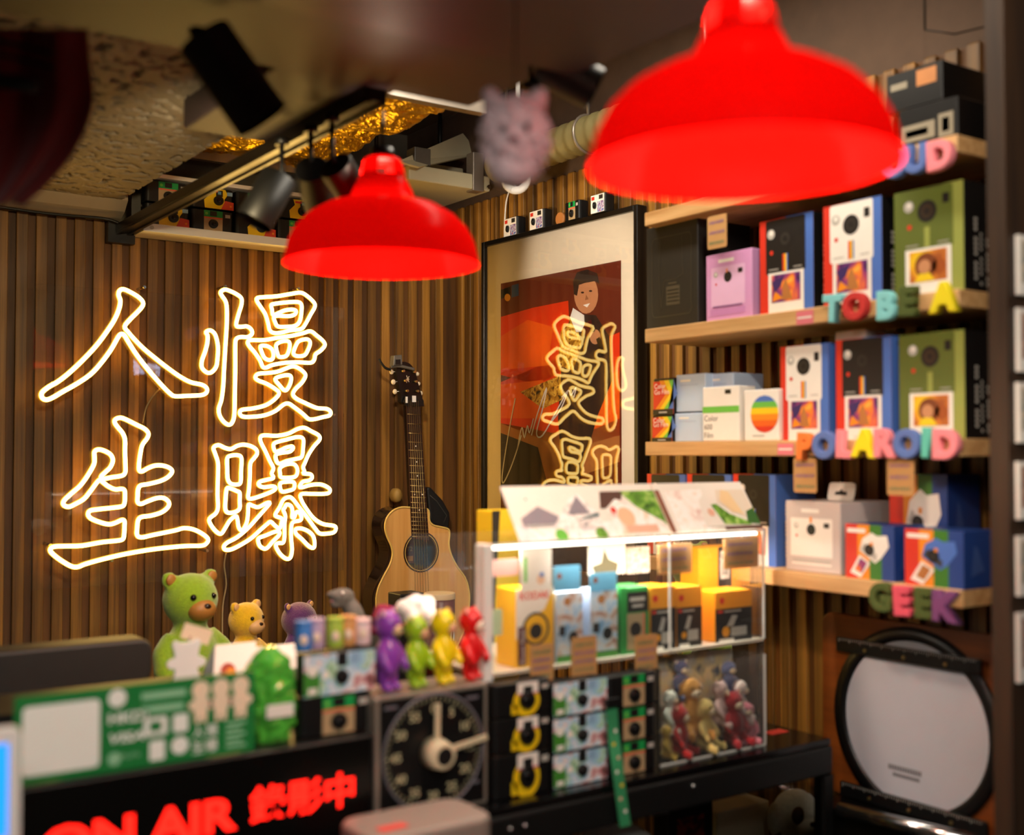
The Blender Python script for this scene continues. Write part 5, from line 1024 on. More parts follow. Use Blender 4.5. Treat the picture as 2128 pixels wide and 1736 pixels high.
# photo header: two leaning prints
hz0 = zct + .0008; hl0, hl1 = ony(1082, 1128, YF + .01).x, ony(1585, 1100, YF + .01).x; Lh = ony(1300, 1008, YF + .05).z - hz0; lean = .055
m_ph3 = printed('garden_photo_white', ['#3a6a2c', '#f4efe8', '#ffffff', '#eadfe4', '#b58a98', '#4a4450'], 22, seed=2); m_ph4 = printed('garden_photo_green', ['#ffffff', '#f7e6e2', '#f0d9b8', '#7fae3a', '#2f5a26'], 20, seed=6)
for k, (a0, a1, m, lb_) in enumerate(((0, .585, m_ph3, 'leaning photo header print with grey castle roofs and a white toy'), (.59, 1, m_ph4, 'leaning photo header print with a white rabbit toy and green hedge'))):
    x0, x1 = hl0 + (hl1 - hl0) * a0, hl0 + (hl1 - hl0) * a1; t = thing('header_print', lb_, 'photo print', ((x0 + x1) / 2, YF + .012, hz0), 0, 'photo header on the case'); W = x1 - x0
    MB().obox((0, lean / 2, Lh / 2), (W / 2, 0, 0), (0, .0012, -.0006), (0, lean / 2, Lh / 2)).build('board', m_pwhite, t)
    f = Face((-W / 2, -.0016, 0), (1, 0, 0), (0, lean / Lh, 1), W, Lh * 1.06, .0004); m_shade = C_('photo_grey', '#8d8a96'); m_hedge = printed('hedge_print', ['#2f5a20', '#6ea83a', '#b5d87a'], 60)
    f.rect(.0, .0, 1, 1, m_pwhite, 0)
    if k == 0:
        f.poly([(.05, .45), (.18, .70), (.30, .45), (.30, .25), (.05, .25)], m_shade, 1); f.rect(.0, .0, .62, .32, m, 1); f.poly([(.22, .2), (.40, .85), (.46, .95), (.55, .5), (.55, .2)], printed('stone_print', ['#8d8a96', '#e8e2de', '#ffffff', '#b9b0ae'], 45), 2); f.poly([(.35, .5), (.45, .9), (.50, .5)], m_shade, 3)
        f.poly([(.40, .36), (.55, .44), (.56, .52), (.46, .44)], C_('photo_slate', '#5f7a80'), 3); f.poly([(.58, .6), (.62, .98), (.78, .98), (.72, .62)], C_('photo_umberd', '#5a4038'), 1); f.poly([(.75, .98), (1, .98), (1, .2), (.86, .5)], m_hedge, 1)
        f.poly([(.62, .02), (.62, .6), (.70, .80), (.78, .72), (.98, .25), (.98, .02)], printed('cream_print', ['#e8c9c4', '#fbf4ee', '#ffffff', '#f1dcc8'], 28), 4); f.disc(.73, .40, .018, C_('photo_peach', '#eec3a0'), 5); f.disc(.66, .55, .006, m_red, 5); f.rect(.70, .04, .92, .2, C_('photo_blush', '#e8b8a0'), 5); f.disc(.12, .85, .0016, m_pblack, 3); f.disc(.26, .06, .012, m_lg, 5); f.disc(.52, .05, .012, m_hedge, 5)
    else:
        f.rect(.0, .0, .05, .98, C_('photo_trunk', '#8a5a48'), 1); f.poly([(.10, .0), (.1, .95), (.5, .98), (.52, .3), (.48, 0)], printed('cream_print', ['#e8c9c4', '#fbf4ee', '#ffffff', '#f1dcc8'], 28), 1); f.poly([(.38, .1), (.42, .7), (.50, .85), (.54, .55), (.60, .1)], m_pwhite, 3); f.disc(.50, .42, .008, C_('photo_blush', '#e8b8a0'), 4)
        f.poly([(.52, .15), (.52, .6), (.60, .62), (.70, .38), (.86, .2), (.9, .1)], m_hedge, 2); f.poly([(.86, .15), (.9, .42), (1, .5), (1, .1)], C_('photo_hedge2', '#3c6a34'), 2); f.poly([(.62, .65), (.66, .95), (.98, .95), (.99, .5), (.86, .28)], C_('photo_sky', '#e9dccb'), 1); f.poly([(.66, .7), (.72, .95), (.80, .9), (.86, .35), (.74, .42)], C_('photo_sand', '#f0d2a4'), 2); f.rect(.58, .0, 1, .08, C_('photo_umberd', '#5a4038'), 3)
    f.build('photo', t)
# goods on the upper tier
zu = zsh + .0006; YG = YF + .012
m_ky = C_('box_yellow', '#f3b90f'); m_ko = C_('box_amber', '#f0a012')
def d_kod(f, sr, sl_):
    f.rect(0, 0, 1, 1, m_ky, 0); f.poly([(0, .35), (0, 1), (1, 1), (.75, .72), (.3, .6)], m_pwhite, 1); f.text('KODAK', .10, .86, .012, m_red, 2, width=f.W * .8, bold=.03); f.disc(.52, .48, f.W * .30, m_ky, 2); f.ring(.52, .48, f.W * .30, f.W * .36, m_charcoal, 2); f.disc(.52, .45, f.W * .17, m_pblack, 3)
    f.rect(.05, .03, .26, .52, C_('box_maroon', '#5a1830'), 3); f.text('Power Flash', .22, .06, .007, m_pwhite, 4, rot=math.pi / 2, width=f.H * .42)
row_box('camera_carton', 'tall yellow film camera carton with a big lens picture at the case end', 1072, 1150, 1226, zu, YG, .055, m_ky, d_kod, 'camera box')
def d_wrapbox(f, sr, sl_): f.rect(.03, .02, .97, .98, m_cv2, 0); f.disc(.62, .35, f.W * .17, m_pblack, 1); f.rect(.1, .38, .32, .52, m_charcoal, 1); f.disc(.4, .86, f.W * .13, m_tan, 1); f.rect(.0, .0, 1, .1, m_green, 1)
row_box('camera_carton', 'blue landscape print carton next to the tall yellow one', 1156, 1212, 1232, zu, YG, .045, m_ltblue, d_wrapbox, 'camera box', 'landscape cartons'); row_box('camera_carton', 'blue landscape print carton next to the green one', 1226, 1284, 1228, zu, YG, .045, m_ltblue, d_wrapbox, 'camera box', 'landscape cartons')
def d_grn(f, sr, sl_): f.rect(0, 0, .18, 1, C_('box_green', '#1f8f3c'), 0); f.rect(.22, .62, .98, .92, m_pblack, 0); f.rect(.32, .78, .86, .84, m_silver, 1); f.rect(.40, .69, .80, .73, m_silver, 1); f.rect(.22, .06, .8, .6, m_tanlab, 0); f.disc(.52, .36, f.W * .2, m_pblack, 1); f.rect(.80, .06, .86, .6, m_redlab, 1); f.rect(.88, .06, .98, .6, m_greenlab, 1)
row_box('camera_carton', 'green and black single use camera carton beside the amber boxes', 1290, 1348, 1222, zu, YG, .05, C_('box_green', '#1f8f3c'), d_grn, 'camera box')
def d_amb(f, sr, sl_):
    f.rect(0, 0, 1, .66, m_pblack, 0); f.rect(0, .66, 1, 1, m_ko, 0); f.disc(.18, .82, .006, m_red, 1); f.rect(.06, .58, .2, .63, m_red, 1); f.rect(.24, .585, .7, .615, m_silver, 1)
    f.poly([(.30, .30), (.45, .52), (.60, .50), (.48, .30)], m_silver, 1); f.rect(.42, .10, .85, .28, m_silver, 1); f.disc(.28, .2, f.W * .10, m_ko, 2); f.rect(.10, .0, .5, .06, m_pwhite, 1)
for xl, xr, lb_ in ((1352, 1404, 'amber topped black film camera carton nearest the green carton'), (1406, 1458, 'amber topped black film camera carton in the middle of its row'), (1486, 1562, 'wide amber topped black carton at the end of the case')):
    row_box('camera_carton', lb_, xl, xr, 1222 if xr < 1460 else 1232, zu, YG, .06, m_ko, d_amb, 'camera box', 'amber topped cartons')
def d_tall(f, sr, sl_): f.rect(.0, .0, .42, 1, m_ko, 0); f.rect(.42, .0, 1, 1, m_charcoal, 0); f.rect(.46, .62, .9, .95, printed('grey_picture', ['#2a2826', '#b9b5ae', '#efece6'], 50), 1); f.rect(.55, .25, .9, .5, m_silver, 1); f.disc(.5, .2, f.W * .06, m_pwhite, 1)
row_box('camera_carton', 'tall amber and charcoal carton standing behind the amber row', 1452, 1545, 1140, zu, YG + .085, .05, m_ko, d_tall, 'camera box')
def d_yel2(f, sr, sl_): f.rect(0, 0, 1, 1, m_yellow, 0); f.poly([(0, .0), (0, 1), (.3, 1), (.12, .6)], m_pblack, 1)
row_box('camera_carton', 'tall yellow and black carton peeking out beside the photo header', 1022, 1078, 1062, ZC + .0006, YB + .012, .05, m_yellow, d_yel2, 'camera box')
# cards inside the case
def case_card(px0, py0, px1, py1, Y, m, label, rows=0, cat='price tag', pic=None):
    a, b = ony(px0, py0, Y), ony(px1, py1, Y); W, H = b.x - a.x, a.z - b.z; t = thing('price_tag' if rows else 'small_card', label, cat, ((a.x + b.x) / 2, Y, b.z))
    MB().prism(rrect(-W / 2, 0, W / 2, H, .003), (0, 0, 0), (1, 0, 0), (0, 0, 1), (0, .001, 0)).build('card', m, t); f = Face((-W / 2, 0, 0), (1, 0, 0), (0, 0, 1), W, H)
    if rows: scribble(f, rows); f.build('handwriting', t)
    elif pic: pic(f); f.build('picture', t)
YK = YF - .003
case_card(1368, 1132, 1438, 1190, YF + .005, m_kraft, 'kraft price tag inside the case above the amber cartons', 3); case_card(1504, 1120, 1576, 1178, YF + .005, m_kraft, 'kraft price tag inside the case at its far corner', 3)
YK2 = YS - .006
case_card(1102, 1342, 1150, 1416, YF - .004, m_kraft, 'kraft price tag above the yellow ringed cameras', 4); case_card(1188, 1326, 1240, 1402, YF - .004, m_kraft, 'kraft price tag above the landscape wrapped cameras', 4); case_card(1320, 1322, 1366, 1396, YF - .004, m_kraft, 'kraft price tag above the green labelled stack', 4)
case_card(1082, 1142, 1146, 1224, YF + .006, m_pwhite, 'white card with a tiny drawing above the yellow carton', 0, 'card', lambda f: (f.rect(.1, .2, .2, .8, m_lg, 0), f.disc(.65, .25, .008, C_('photo_peach', '#eec3a0'), 0), f.disc(.68, .36, .004, m_blue, 1)))
m_bluecard = C_('card_blue', '#5fa3c4')
for a in ((1151, 1178, 1206, 1226, 'small sky blue card above the first landscape carton'), (1226, 1192, 1282, 1226, 'small sky blue card above the second landscape carton')): case_card(a[0], a[1], a[2], a[3], YF + .006, m_bluecard, a[4], 0, 'card', lambda f: (f.disc(.2, .6, .005, mat('photo_brown', '#7a3c18', .5), 0),))
case_card(1222, 1134, 1300, 1192, YF + .11, m_pwhite, 'white card with a grey creature silhouette', 0, 'card', lambda f: (f.poly([(.2, .0), (.1, .3), (.35, .4), (.42, .85), (.55, .5), (.8, .35), (.75, 0)], C_('photo_moss', '#6a6852'), 0),)); case_card(1302, 1138, 1350, 1190, YF + .115, printed('woven_grey', ['#8a857c', '#cfc9be', '#efeae0'], 120), 'grey woven texture card behind the clear front', 0, 'card')
case_card(1018, 1165, 1078, 1195, YF + .008, C_('card_pink', '#eab4ac'), 'pale pink card clipped beside the white post', 0, 'card'); case_card(1018, 1268, 1044, 1320, YF + .008, C_('card_mint', '#b5cfae'), 'mint green card below the pink one', 0, 'card')
# green lanyard hanging over the counter edge
p0, p1 = ony(1275, 1470, YS - .022), ony(1296, 1722, -1.452)
path = spline([ony(1272, 1468, YS - .020), ony(1275, 1520, YS - .022), ony(1283, 1590, -1.497), ony(1292, 1660, -1.503), ony(1300, 1718, -1.506)], 5, False); ln = thing('lanyard', 'green printed lanyard strap hanging over the counter edge', 'lanyard'); mb = MB(); hw = .0105
vv = []; 
for q in path: q = Vector(q); vv += [q - Vector((hw, 0, 0)), q + Vector((hw, 0, 0)), q + Vector((hw, .0016, 0)), q + Vector((-hw, .0016, 0))]
mb.add(vv, [(i * 4 + k, i * 4 + (k + 1) % 4, i * 4 + 4 + (k + 1) % 4, i * 4 + 4 + k) for i in range(len(path) - 1) for k in range(4)]); mb.build('strap', mat('lanyard_green', '#2f8a5a', .6, var=.15), ln)
for i, q in enumerate(path[5:-2:2]): q = Vector(q); MB().cyl(q + Vector((.003 * (-1) ** i, -.0008, 0)), q + Vector((.003 * (-1) ** i, -.0014, 0)), .0032, n=8).build('printed_dot', (m_pwhite, m_ylab, C_('photo_blush', '#e8b8a0'))[i % 3], ln)
MB().box(path[0][0] - .013, path[0][0] + .013, YS - .024, YS - .018, path[0][2] - .001, path[0][2] + .012).build('clip', m_black, ln)
# clear box heaped with small soft toys
YX0, YX1 = -1.452, -1.37
bx0, bx1 = ony(1372, 1570, YX0).x, ony(1590, 1540, YX0).x; bz1 = zsh - .02
tc = thing('toy_case', 'low clear acrylic box heaped with small soft toys', 'acrylic box', ((bx0 + bx1) / 2, YX0, ZC + .0005)); bxm = (bx0 + bx1) / 2
for pts, nm in (([(bx0, YX0, ZC), (bx1, YX0, ZC), (bx1, YX0, bz1), (bx0, YX0, bz1)], 'front_pane'), ([(bx1, YX0, ZC), (bx1, YX1, ZC), (bx1, YX1, bz1), (bx1, YX0, bz1)], 'side_pane'), ([(bx0, YX0, ZC), (bx0, YX1, ZC), (bx0, YX1, bz1), (bx0, YX0, bz1)], 'side_pane')):
    MB().add([(p[0] - bxm, p[1] - YX0, p[2] - ZC) for p in pts], [(0, 1, 2, 3)]).build(nm, m_case, tc)
MB().box(bx0 - bxm, bx1 - bxm, -.001, .0015, -.0002, .0025).build('base_edge', m_edge, tc); MB().box(bx1 - bxm - .0015, bx1 - bxm + .0015, -.001, .002, 0, bz1 - ZC).build('edge_strip', m_edge, tc)
MB().box(bx0 - bxm, bx1 - bxm, YX1 - YX0 - .004, YX1 - YX0, 0, bz1 - ZC).build('back_card', printed('striped_back', ['#efe9dc', '#b9b2a2', '#d8c08a', '#4a5560'], 26, seed=4), tc)
toys = [(1412, 1548, .095, '#b3201f', 'red'), (1465, 1550, .100, '#e3c979', 'butter yellow'), (1524, 1535, .105, '#a8202a', 'crimson'), (1570, 1520, .080, '#e48a9a', 'rose pink'), (1392, 1478, .080, '#dfe6d6', 'white and green'), (1436, 1470, .115, '#d69c4c', 'honey brown'), (1496, 1462, .090, '#d8b9b4', 'blush'), (1548, 1455, .085, '#e9d9cf', 'cream'), (1415, 1412, .075, '#5a6284', 'slate blue'), (1515, 1412, .075, '#6c7aa2', 'denim blue'), (1385, 1550, .062, '#d8b34a', 'mustard')]
for i, (px, py_, s_, hx, nm) in enumerate(toys):
    Y = YX0 + (.022 if py_ > 1500 else (.036 if py_ > 1450 else .052)); p = ony(px, py_, Y); p.x = min(max(p.x, bx0 + .03), bx1 - .025); m = mat('softtoy_' + nm.replace(' ', '_'), hx, .95, var=.2, scale=150, sheen=.4, bump=.4, bscale=500)
    s_ *= .93; zt_i = max(ZC + .003, p.z - s_ * .5)
    plush('soft_toy', '%s little soft toy in the clear toy case' % nm, 'soft toy', (p.x, Y, zt_i), s_, m, mat('softtoy_muzzle', '#ecd9b8', .8), random.uniform(-.5, .7), 'sit', ('round', 'flop')[i % 2], 'soft toys heaped in the clear case')
# counter stickers
for x0_, y0_, Y, lb_ in ((1612, 1522, -1.39, 'flat red sticker on the counter corner'),):
    p = onz(x0_, y0_, ZC); tag(MB().box(p.x - .022, p.x + .022, p.y - .012, p.y + .012, ZC + .0002, ZC + .001).build('counter_sticker', C_('sticker_red', '#d9453a')), lb_, 'sticker')
# spotted dog toy under the counter
p = ony(1655, 1736, -1.30); plush('plush_dog', 'white plush dog with brown ears and eye patch under the counter', 'plush toy', (p.x, -1.30, .5755), (ony(1650, 1640, -1.30).z - .5755) * 1.03, fur('offwhite', '#d8d3b8'), mat('dog_muzzle', '#d8d3b8', .9), -.2, 'sit', 'flop', None, False, mat('brown_felt', '#5a3a20', .9))

# ------------------------------------------------------------------ animation disc board against the right wall
XB = -.040; d0, d1 = onx(1708, 1272, XB), onx(2093, 1330, XB); dz1 = 1.196; dz0 = onx(1715, 1640, XB).z
db = thing('animation_disc_board', 'brown wooden board with a round white drawing disc and two black rulers', 'drawing board', (XB, (d0.y + d1.y) / 2, dz0), -math.pi / 2); BW, BH = d0.y - d1.y, dz1 - dz0
m_bb = wood('orange_brown_board', '#63300f', '#8f4a18', .4, axis='X', gs=.4, rnd=.02)
MB().prism(rrect(-BW / 2, 0, BW / 2, BH, .022, 5), (0, 0, 0), (1, 0, 0), (0, 0, 1), (0, .018, 0)).build('board', m_bb, db, bevel=.002)
dc = onx(1900, 1508, XB); lx, lz = (d0.y + d1.y) / 2 - dc.y, dc.z - dz0; RR = .5 * (onx(1728, 1508, XB).y - onx(2072, 1508, XB).y)
mb = MB(); mb.lathe([(RR * .86, -.001), (RR * .86, .004), (RR * .9, .006), (RR, .006), (RR, -.001)], (0, 0, 0), 64); ring_ = mb.build('disc_ring', m_black, db); ring_.rotation_euler[0] = math.pi / 2; ring_.location = (lx, 0, lz)
mb = MB(); mb.lathe([(0, .002), (RR * .87, .002), (RR * .87, .0005), (0, .0005)], (0, 0, 0), 64, 0, False); dk = mb.build('white_disc', mat('opal_white', '#c4c8d4', .35, var=.03), db); dk.rotation_euler[0] = math.pi / 2; dk.location = (lx, 0, lz)
for pa_, pb2 in (((1742, 1334), (2042, 1392)), ((1750, 1640), (2055, 1722))):
    a, b = onx(*pa_, XB - .006), onx(*pb2, XB - .006); yc = (d0.y + d1.y) / 2; zr = (a.z + b.z) / 2 - dz0; xa, xb_ = yc - a.y, yc - b.y
    rl = MB().box(xa, xb_, -.012, -.0062, zr - .013, zr + .013).build('ruler', m_black, db, bevel=.001)
    f = Face((xa, -.012, zr - .013), (1, 0, 0), (0, 0, 1), xb_ - xa, .026)
    for i in range(60): f.rect(.02 + i * .016, .80 - (.12 if i % 5 == 0 else 0), .024 + i * .016, .95, m_silver, 0)
    f.build('scale_marks', rl)
    for kx in (.22, .5, .78): MB().cyl((xa + (xb_ - xa) * kx, -.0118, zr - .004), (xa + (xb_ - xa) * kx, -.0145, zr - .004), .0032, n=12).build('peg', m_fret, rl)
f = Face((lx - RR * .55, -.0022, lz - RR * .62), (1, 0, 0), (0, 0, 1), .12, .05); m_gp = C_('grey_print', '#77777c')
for i in range(13): f.rect(.34 + i * .045, .40, .374 + i * .045, .58, m_gp, 0); f.rect(.42 + i * .036, .18, .448 + i * .036, .32, m_gp, 0)
f.build('disc_print', db)
a, b = ony(1745, 1680, -1.62), ony(2010, 1736, -1.62)
a, b = onx(1745, 1683, -.135), onx(2030, 1752, -.135)
tag(MB().cyl(a, b, .0125, n=24).build('steel_tube', mat('polished_steel', '#d6d8da', .18, metal=1, var=.03)), 'polished steel tube handrail below the round drawing disc', 'rail')
MB_ = struct(MB().box(-.12, 0, -1.83, -1.44, 0, dz0 - .0005).build('trim_cabinet', m_frame))

# ================================================================== OVERHEAD
def shade_mat():
    m = bpy.data.materials.new('red_translucent_plastic'); m.use_nodes = True; nt = m.node_tree; nt.nodes.remove(nt.nodes['Principled BSDF'])
    n = nt.nodes.new('ShaderNodeTexNoise'); n.inputs['Scale'].default_value = 25; mx = nt.nodes.new('ShaderNodeMix'); mx.data_type = 'RGBA'; mx.inputs[6].default_value = (.36, .0008, .0005, 1); mx.inputs[7].default_value = (.44, .0013, .0008, 1)
    nt.links.new(n.outputs['Fac'], mx.inputs[0])
    d = nt.nodes.new('ShaderNodeBsdfDiffuse'); t = nt.nodes.new('ShaderNodeBsdfTranslucent'); g = nt.nodes.new('ShaderNodeBsdfGlossy'); g.inputs['Roughness'].default_value = .25; f = nt.nodes.new('ShaderNodeFresnel')
    nt.links.new(mx.outputs[2], d.inputs[0]); nt.links.new(mx.outputs[2], t.inputs[0])
    a = nt.nodes.new('ShaderNodeMixShader'); a.inputs[0].default_value = .11; nt.links.new(d.outputs[0], a.inputs[1]); nt.links.new(t.outputs[0], a.inputs[2])
    b = nt.nodes.new('ShaderNodeMixShader'); ml = nt.nodes.new('ShaderNodeMath'); ml.operation = 'MULTIPLY'; ml.inputs[1].default_value = .04; nt.links.new(f.outputs[0], ml.inputs[0]); nt.links.new(ml.outputs[0], b.inputs[0]); nt.links.new(a.outputs[0], b.inputs[1]); nt.links.new(g.outputs[0], b.inputs[2])
    nt.links.new(b.outputs[0], nt.nodes['Material Output'].inputs[0]); return m
m_shade = shade_mat()
def pendant(loc, ztop, label):
    t = thing('pendant_lamp', label, 'lamp', tuple(loc), 0, 'red pendant lamps')
    prof = [(.1515, -.002), (.1505, .004), (.147, .018), (.143, .034), (.132, .055), (.113, .074), (.087, .089), (.062, .097), (.052, .100), (.0495, .104), (.046, .114), (.0385, .130), (.034, .133)]
    MB().lathe(prof, (0, 0, 0), 64).build('shade', m_shade, t)
    cp_ = MB(); cp_.lathe([(.036, .129), (.036, .135)], (0, 0, 0), 32); cp_.lathe([(.030, .158), (.027, .163), (.021, .166), (.0, .166)], (0, 0, 0), 32)
    for i in range(4):
        a = math.pi / 2 * i + .45
        vs = [( (r) * math.cos(a + da), r * math.sin(a + da), z) for r, z in ((.036, .134), (.034, .147), (.030, .159)) for da in (-.42, -.2, 0, .2, .42)]
        cp_.add(vs, [(j * 5 + k, j * 5 + k + 1, j * 5 + 6 + k, j * 5 + 5 + k) for j in range(2) for k in range(4)], 0, True)
    cp_.build('vented_cap', m_shade, t)
    MB().cyl((0, 0, .118), (0, 0, .140), .017, n=20).build('socket', mat('ceramic_socket', '#c9bfa5', .4), t); MB().cyl((0, 0, .165), (0, 0, .180), .020, .017, 20).build('cord_grip', m_black, t)
    b = MB(); b.lathe([(.0, .060), (.012, .063), (.022, .076), (.023, .088), (.017, .100), (.013, .116), (.0, .118)], (0, 0, 0), 24); b.build('bulb', glow('bulb_warm', '#ffb070', 3), t)
    MB().cyl((0, 0, .179), (0, 0, ztop - loc.z), .0032, n=8).build('cord', m_black, t); return t
pendant(LAMP_B, 2.030, 'red plastic market pendant lamp hanging from the black track')
pendant(LAMP_A, Z_CEIL, 'red plastic market pendant lamp hanging close in front of the shelves')
# track
tr = thing('light_track', 'black ceiling light track reaching from the bulkhead to the sign wall', 'light track', (-.967, -.67, 2.030)); m_trk = mat('track_black', '#1d1712', .3, metal=.5, var=.1)
MB().box(-.018, .018, -.66, .645, .004, .025).build('channel', m_trk, tr, bevel=.002); 
for x_ in (-.017, .010): MB().box(x_, x_ + .007, -.66, .645, 0, .004).build('lip', m_trk, tr)
MB().box(-.035, .03, .645, .668, -.02, .03).build('wall_bracket', m_black, tr)
def spot_head(stem_px, base_px, tip_px, D0, D1, r, label, stem_z=None, knuckle=True):
    s0 = dep(*stem_px, D0) if stem_z is None else onz(*stem_px, stem_z); D = (s0 - CAM).dot(F_); a = dep(*base_px, D + D1[0]); b = dep(*tip_px, D + D1[1])
    t = thing('spotlight', label, 'spotlight', tuple(s0), 0, 'black cylinder spotlights'); a, b = a - s0, b - s0; ax = (b - a).normalized()
    MB().cyl((0, 0, 0), (0, 0, -.012), .012, n=14).build('adapter', m_black, t); k = a + ax * ((b - a).length * .3); el = Vector((0, 0, k.z + r * .9))
    MB().tube([(0, 0, 0), el, k], .0045, 8).build('stem', m_black, t)
    h = MB(); h.cyl(a, b, r, n=28, caps=False); h.cyl(a, a - ax * .002, r, r * .96, 28); h.cyl(b - ax * .012, b - ax * .0125, r * .97, n=28); h.build('head', m_blackm, t)
    ll = MB(); ll.cyl(b - ax * .010, b - ax * .0112, r * .85, n=24); ll.build('reflector', mat('dark_reflector', '#1a1815', .5), t); return t
spot_head((586, 288), (580, 370), (528, 462), 0, (0, -.02), .031, 'black cylinder spotlight tilted toward the counter, first on the track', 2.028)
spot_head((646, 262), (648, 352), (668, 432), 0, (-.01, .07), .028, 'black cylinder spotlight turned with its round back end showing', 2.028)
spot_head((690, 240), (697, 345), (735, 402), 0, (0, .04), .028, 'black cylinder spotlight on the track next to the red lamp', 2.028)
spot_head((412, 60), (425, 78), (545, 250), 1.42, (0, .02), .036, 'large black cylinder spotlight under the near bulkhead', 2.028)
spot_head((1103, 172), (1128, 130), (1238, 186), 1.62, (0, .0), .031, 'black cylinder spotlight at the bulkhead end beside the pink toy', 2.028)
# gold foil duct
def foil():
    x0, x1, y0, y1 = -.94, -.42, -.78, .0; nx, ny = 120, 160; v = []
    for j in range(ny + 1):
        for i in range(nx + 1):
            X = x0 + (x1 - x0) * i / nx; Y = y0 + (y1 - y0) * j / ny; p = Vector((X * 14, Y * 14, 1)); q = Vector((X * 40, Y * 40, 4))
            h = .026 * abs(noise.noise(p * .7)) + .008 * abs(noise.noise(q)) + .003 * abs(noise.noise(q * 2.3)) + .02 * noise.noise(Vector((X * 4, Y * 4, 2)))
            e = min(i, nx - i) / 12; h += .05 * max(0, 1 - e) ** 2
            v.append((X, Y, 2.25 + h))
    mb = MB(); mb.add(v, [(j * (nx + 1) + i, j * (nx + 1) + i + 1, (j + 1) * (nx + 1) + i + 1, (j + 1) * (nx + 1) + i) for j in range(ny) for i in range(nx)]); mb.box(x0 + .01, x1 - .01, y0 + .01, y1, 2.31, 2.44); return mb
fo = thing('foil_duct', 'gold foil wrapped air duct under the ceiling behind the spotlights', 'duct'); foil().build('foil_wrap', mat('gold_foil', '#f2bd34', .38, metal=1, var=.3, scale=8), fo)
MB().box(-.95, -.41, -.79, -.765, 2.238, 2.30).build('hanger_strap', m_alu, fo); MB().box(-.95, -.41, -.05, -.03, 2.238, 2.30).build('hanger_strap', m_alu, fo)
for x_ in (-.9, -.47): MB().cyl((x_, -.775, 2.28), (x_, -.775, Z_CEIL), .004, n=8).build('hanger_rod', m_alu, fo)
# white niche shelf with single-use cameras over the sign wall
na, nb_ = ony(298, 478, -.10), ony(600, 514, -.10); nz = (na.z + nb_.z) / 2; nx0, nx1 = na.x, -.36
ns = thing('niche_shelf', 'white two board wall shelf full of cameras above the neon sign', 'shelf', ((nx0 + nx1) / 2, -.05, nz)); nw = (nx1 - nx0) / 2; nzt = ony(350, 372, -.10).z - nz
MB().box(-nw, nw, -.05, .045, 0, .020).build('board', m_wplastic, ns, bevel=.001); MB().box(-nw, nw, -.05, .045, nzt, nzt + .010).build('board', m_wplastic, ns, bevel=.001); MB().box(-nw, nw, .046, .05, .0, nzt + .01).build('back_board', m_grey, ns)
for x_ in (-nw + .02, nw - .02): MB().cyl((x_, -.0505, .010), (x_, -.0520, .010), .005, n=14).build('screw_cap', m_silver, ns)
ncell = 5; cw = (nx1 - nx0 - .01) / ncell
words = ('first', 'second', 'third', 'fourth', 'fifth')
for r in range(2):
    for i in range(ncell):
        k = 'flash' if (i + r) % 2 == 0 else 'green'; put_cam(k, (nx0 + .005 + cw * (i + .5), -.07, nz + .0205 + r * (nzt - .021) / 2), 0, '%s camera from the bracket end in the %s row of the white wall shelf' % (words[i], ('lower', 'upper')[r]), 'cameras on the white wall shelf', cw / .112 * .96, (nzt - .021) / 2 - .004)
# cameras along the top of the poster frame
zp = 2.0725
for kd, px, wd, h_, lb_ in (('sticker', 1070, .062, .050, 'white sticker covered camera at the far end of the poster frame'), ('sticker', 1124, .062, .050, 'white sticker covered camera with purple print on the poster frame'), ('green', 1198, .060, .046, 'dark camera standing on the poster frame top'), ('sticker', 1252, .056, .046, 'glittery sticker camera on the poster frame under the big lamp')):
    p = onx(px, 470, -.035); put_cam(kd, (-.034, p.y, zp), -math.pi / 2, lb_, 'cameras on the poster frame', wd / .112, h_)
p = onx(1163, 440, -.035); tag(MB().cyl((-.036, p.y, zp + .016), (-.026, p.y, zp + .016), .016, n=24).build('round_tin', m_tan), 'small round tan tin standing on the poster frame', 'tin')
tag(MB().tube(spline([tuple(onx(*q, -.012)) for q in ((1060, 392), (1052, 420), (1049, 460), (1048, 505), (1047, 560))], 5, False), .0022, 6).build('white_cable', m_white), 'thin white cable running down beside the poster', 'cable')
# cream air conditioner under the ceiling
ac = thing('air_conditioner', 'cream metal air conditioner casing under the ceiling above the corner', 'air conditioner', (-.25, -.2, 2.2))
a, b = ony(830, 334, -.42), ony(990, 276, -.05); zc_ = 2.335
def ACB(x0, x1, y0, y1, z0, z1, nm, m=m_cream, bev=.004): return MB().box(x0 + .25, x1 + .25, y0 + .2, y1 + .2, z0 - 2.2, z1 - 2.2).build(nm, m, ac, bevel=bev)
q0, q1 = ony(850, 370, -.22), ony(1000, 380, -.22); zl = ony(925, 384, -.22).z; zh_ = ony(925, 352, -.22).z
ACB(q0.x, q1.x + .03, -.22, .12, zl, zh_, 'lower_casing'); ACB(q0.x + .03, q1.x + .05, -.05, .15, zh_ + .03, zh_ + .06, 'upper_casing'); fl = MB().add([tuple(ony(*q) - Vector((-.25, -.2, 2.2))) for q in ((828, 335, -.24), (871, 347, -.24), (996, 320, -.06), (962, 277, -.06))], [(0, 1, 2, 3)]).build('flap', m_cream, ac); fl.modifiers.new('s', 'SOLIDIFY').thickness = .006
ACB(q1.x - .03, q1.x + .005, -.226, -.19, zl - .005, zh_ + .06, 'hinge_bracket', m_alu, .002); ACB(q0.x + .02, q0.x + .07, -.215, -.17, zh_ + .004, zh_ + .05, 'motor_box', m_grey, .002)
for x_ in (q0.x + .02, q1.x): MB().cyl((x_ + .25, .2, zh_ + .08 - 2.2), (x_ + .25, .2, Z_CEIL - 2.2), .006, n=10).build('hanger_rod', m_blackm, ac)
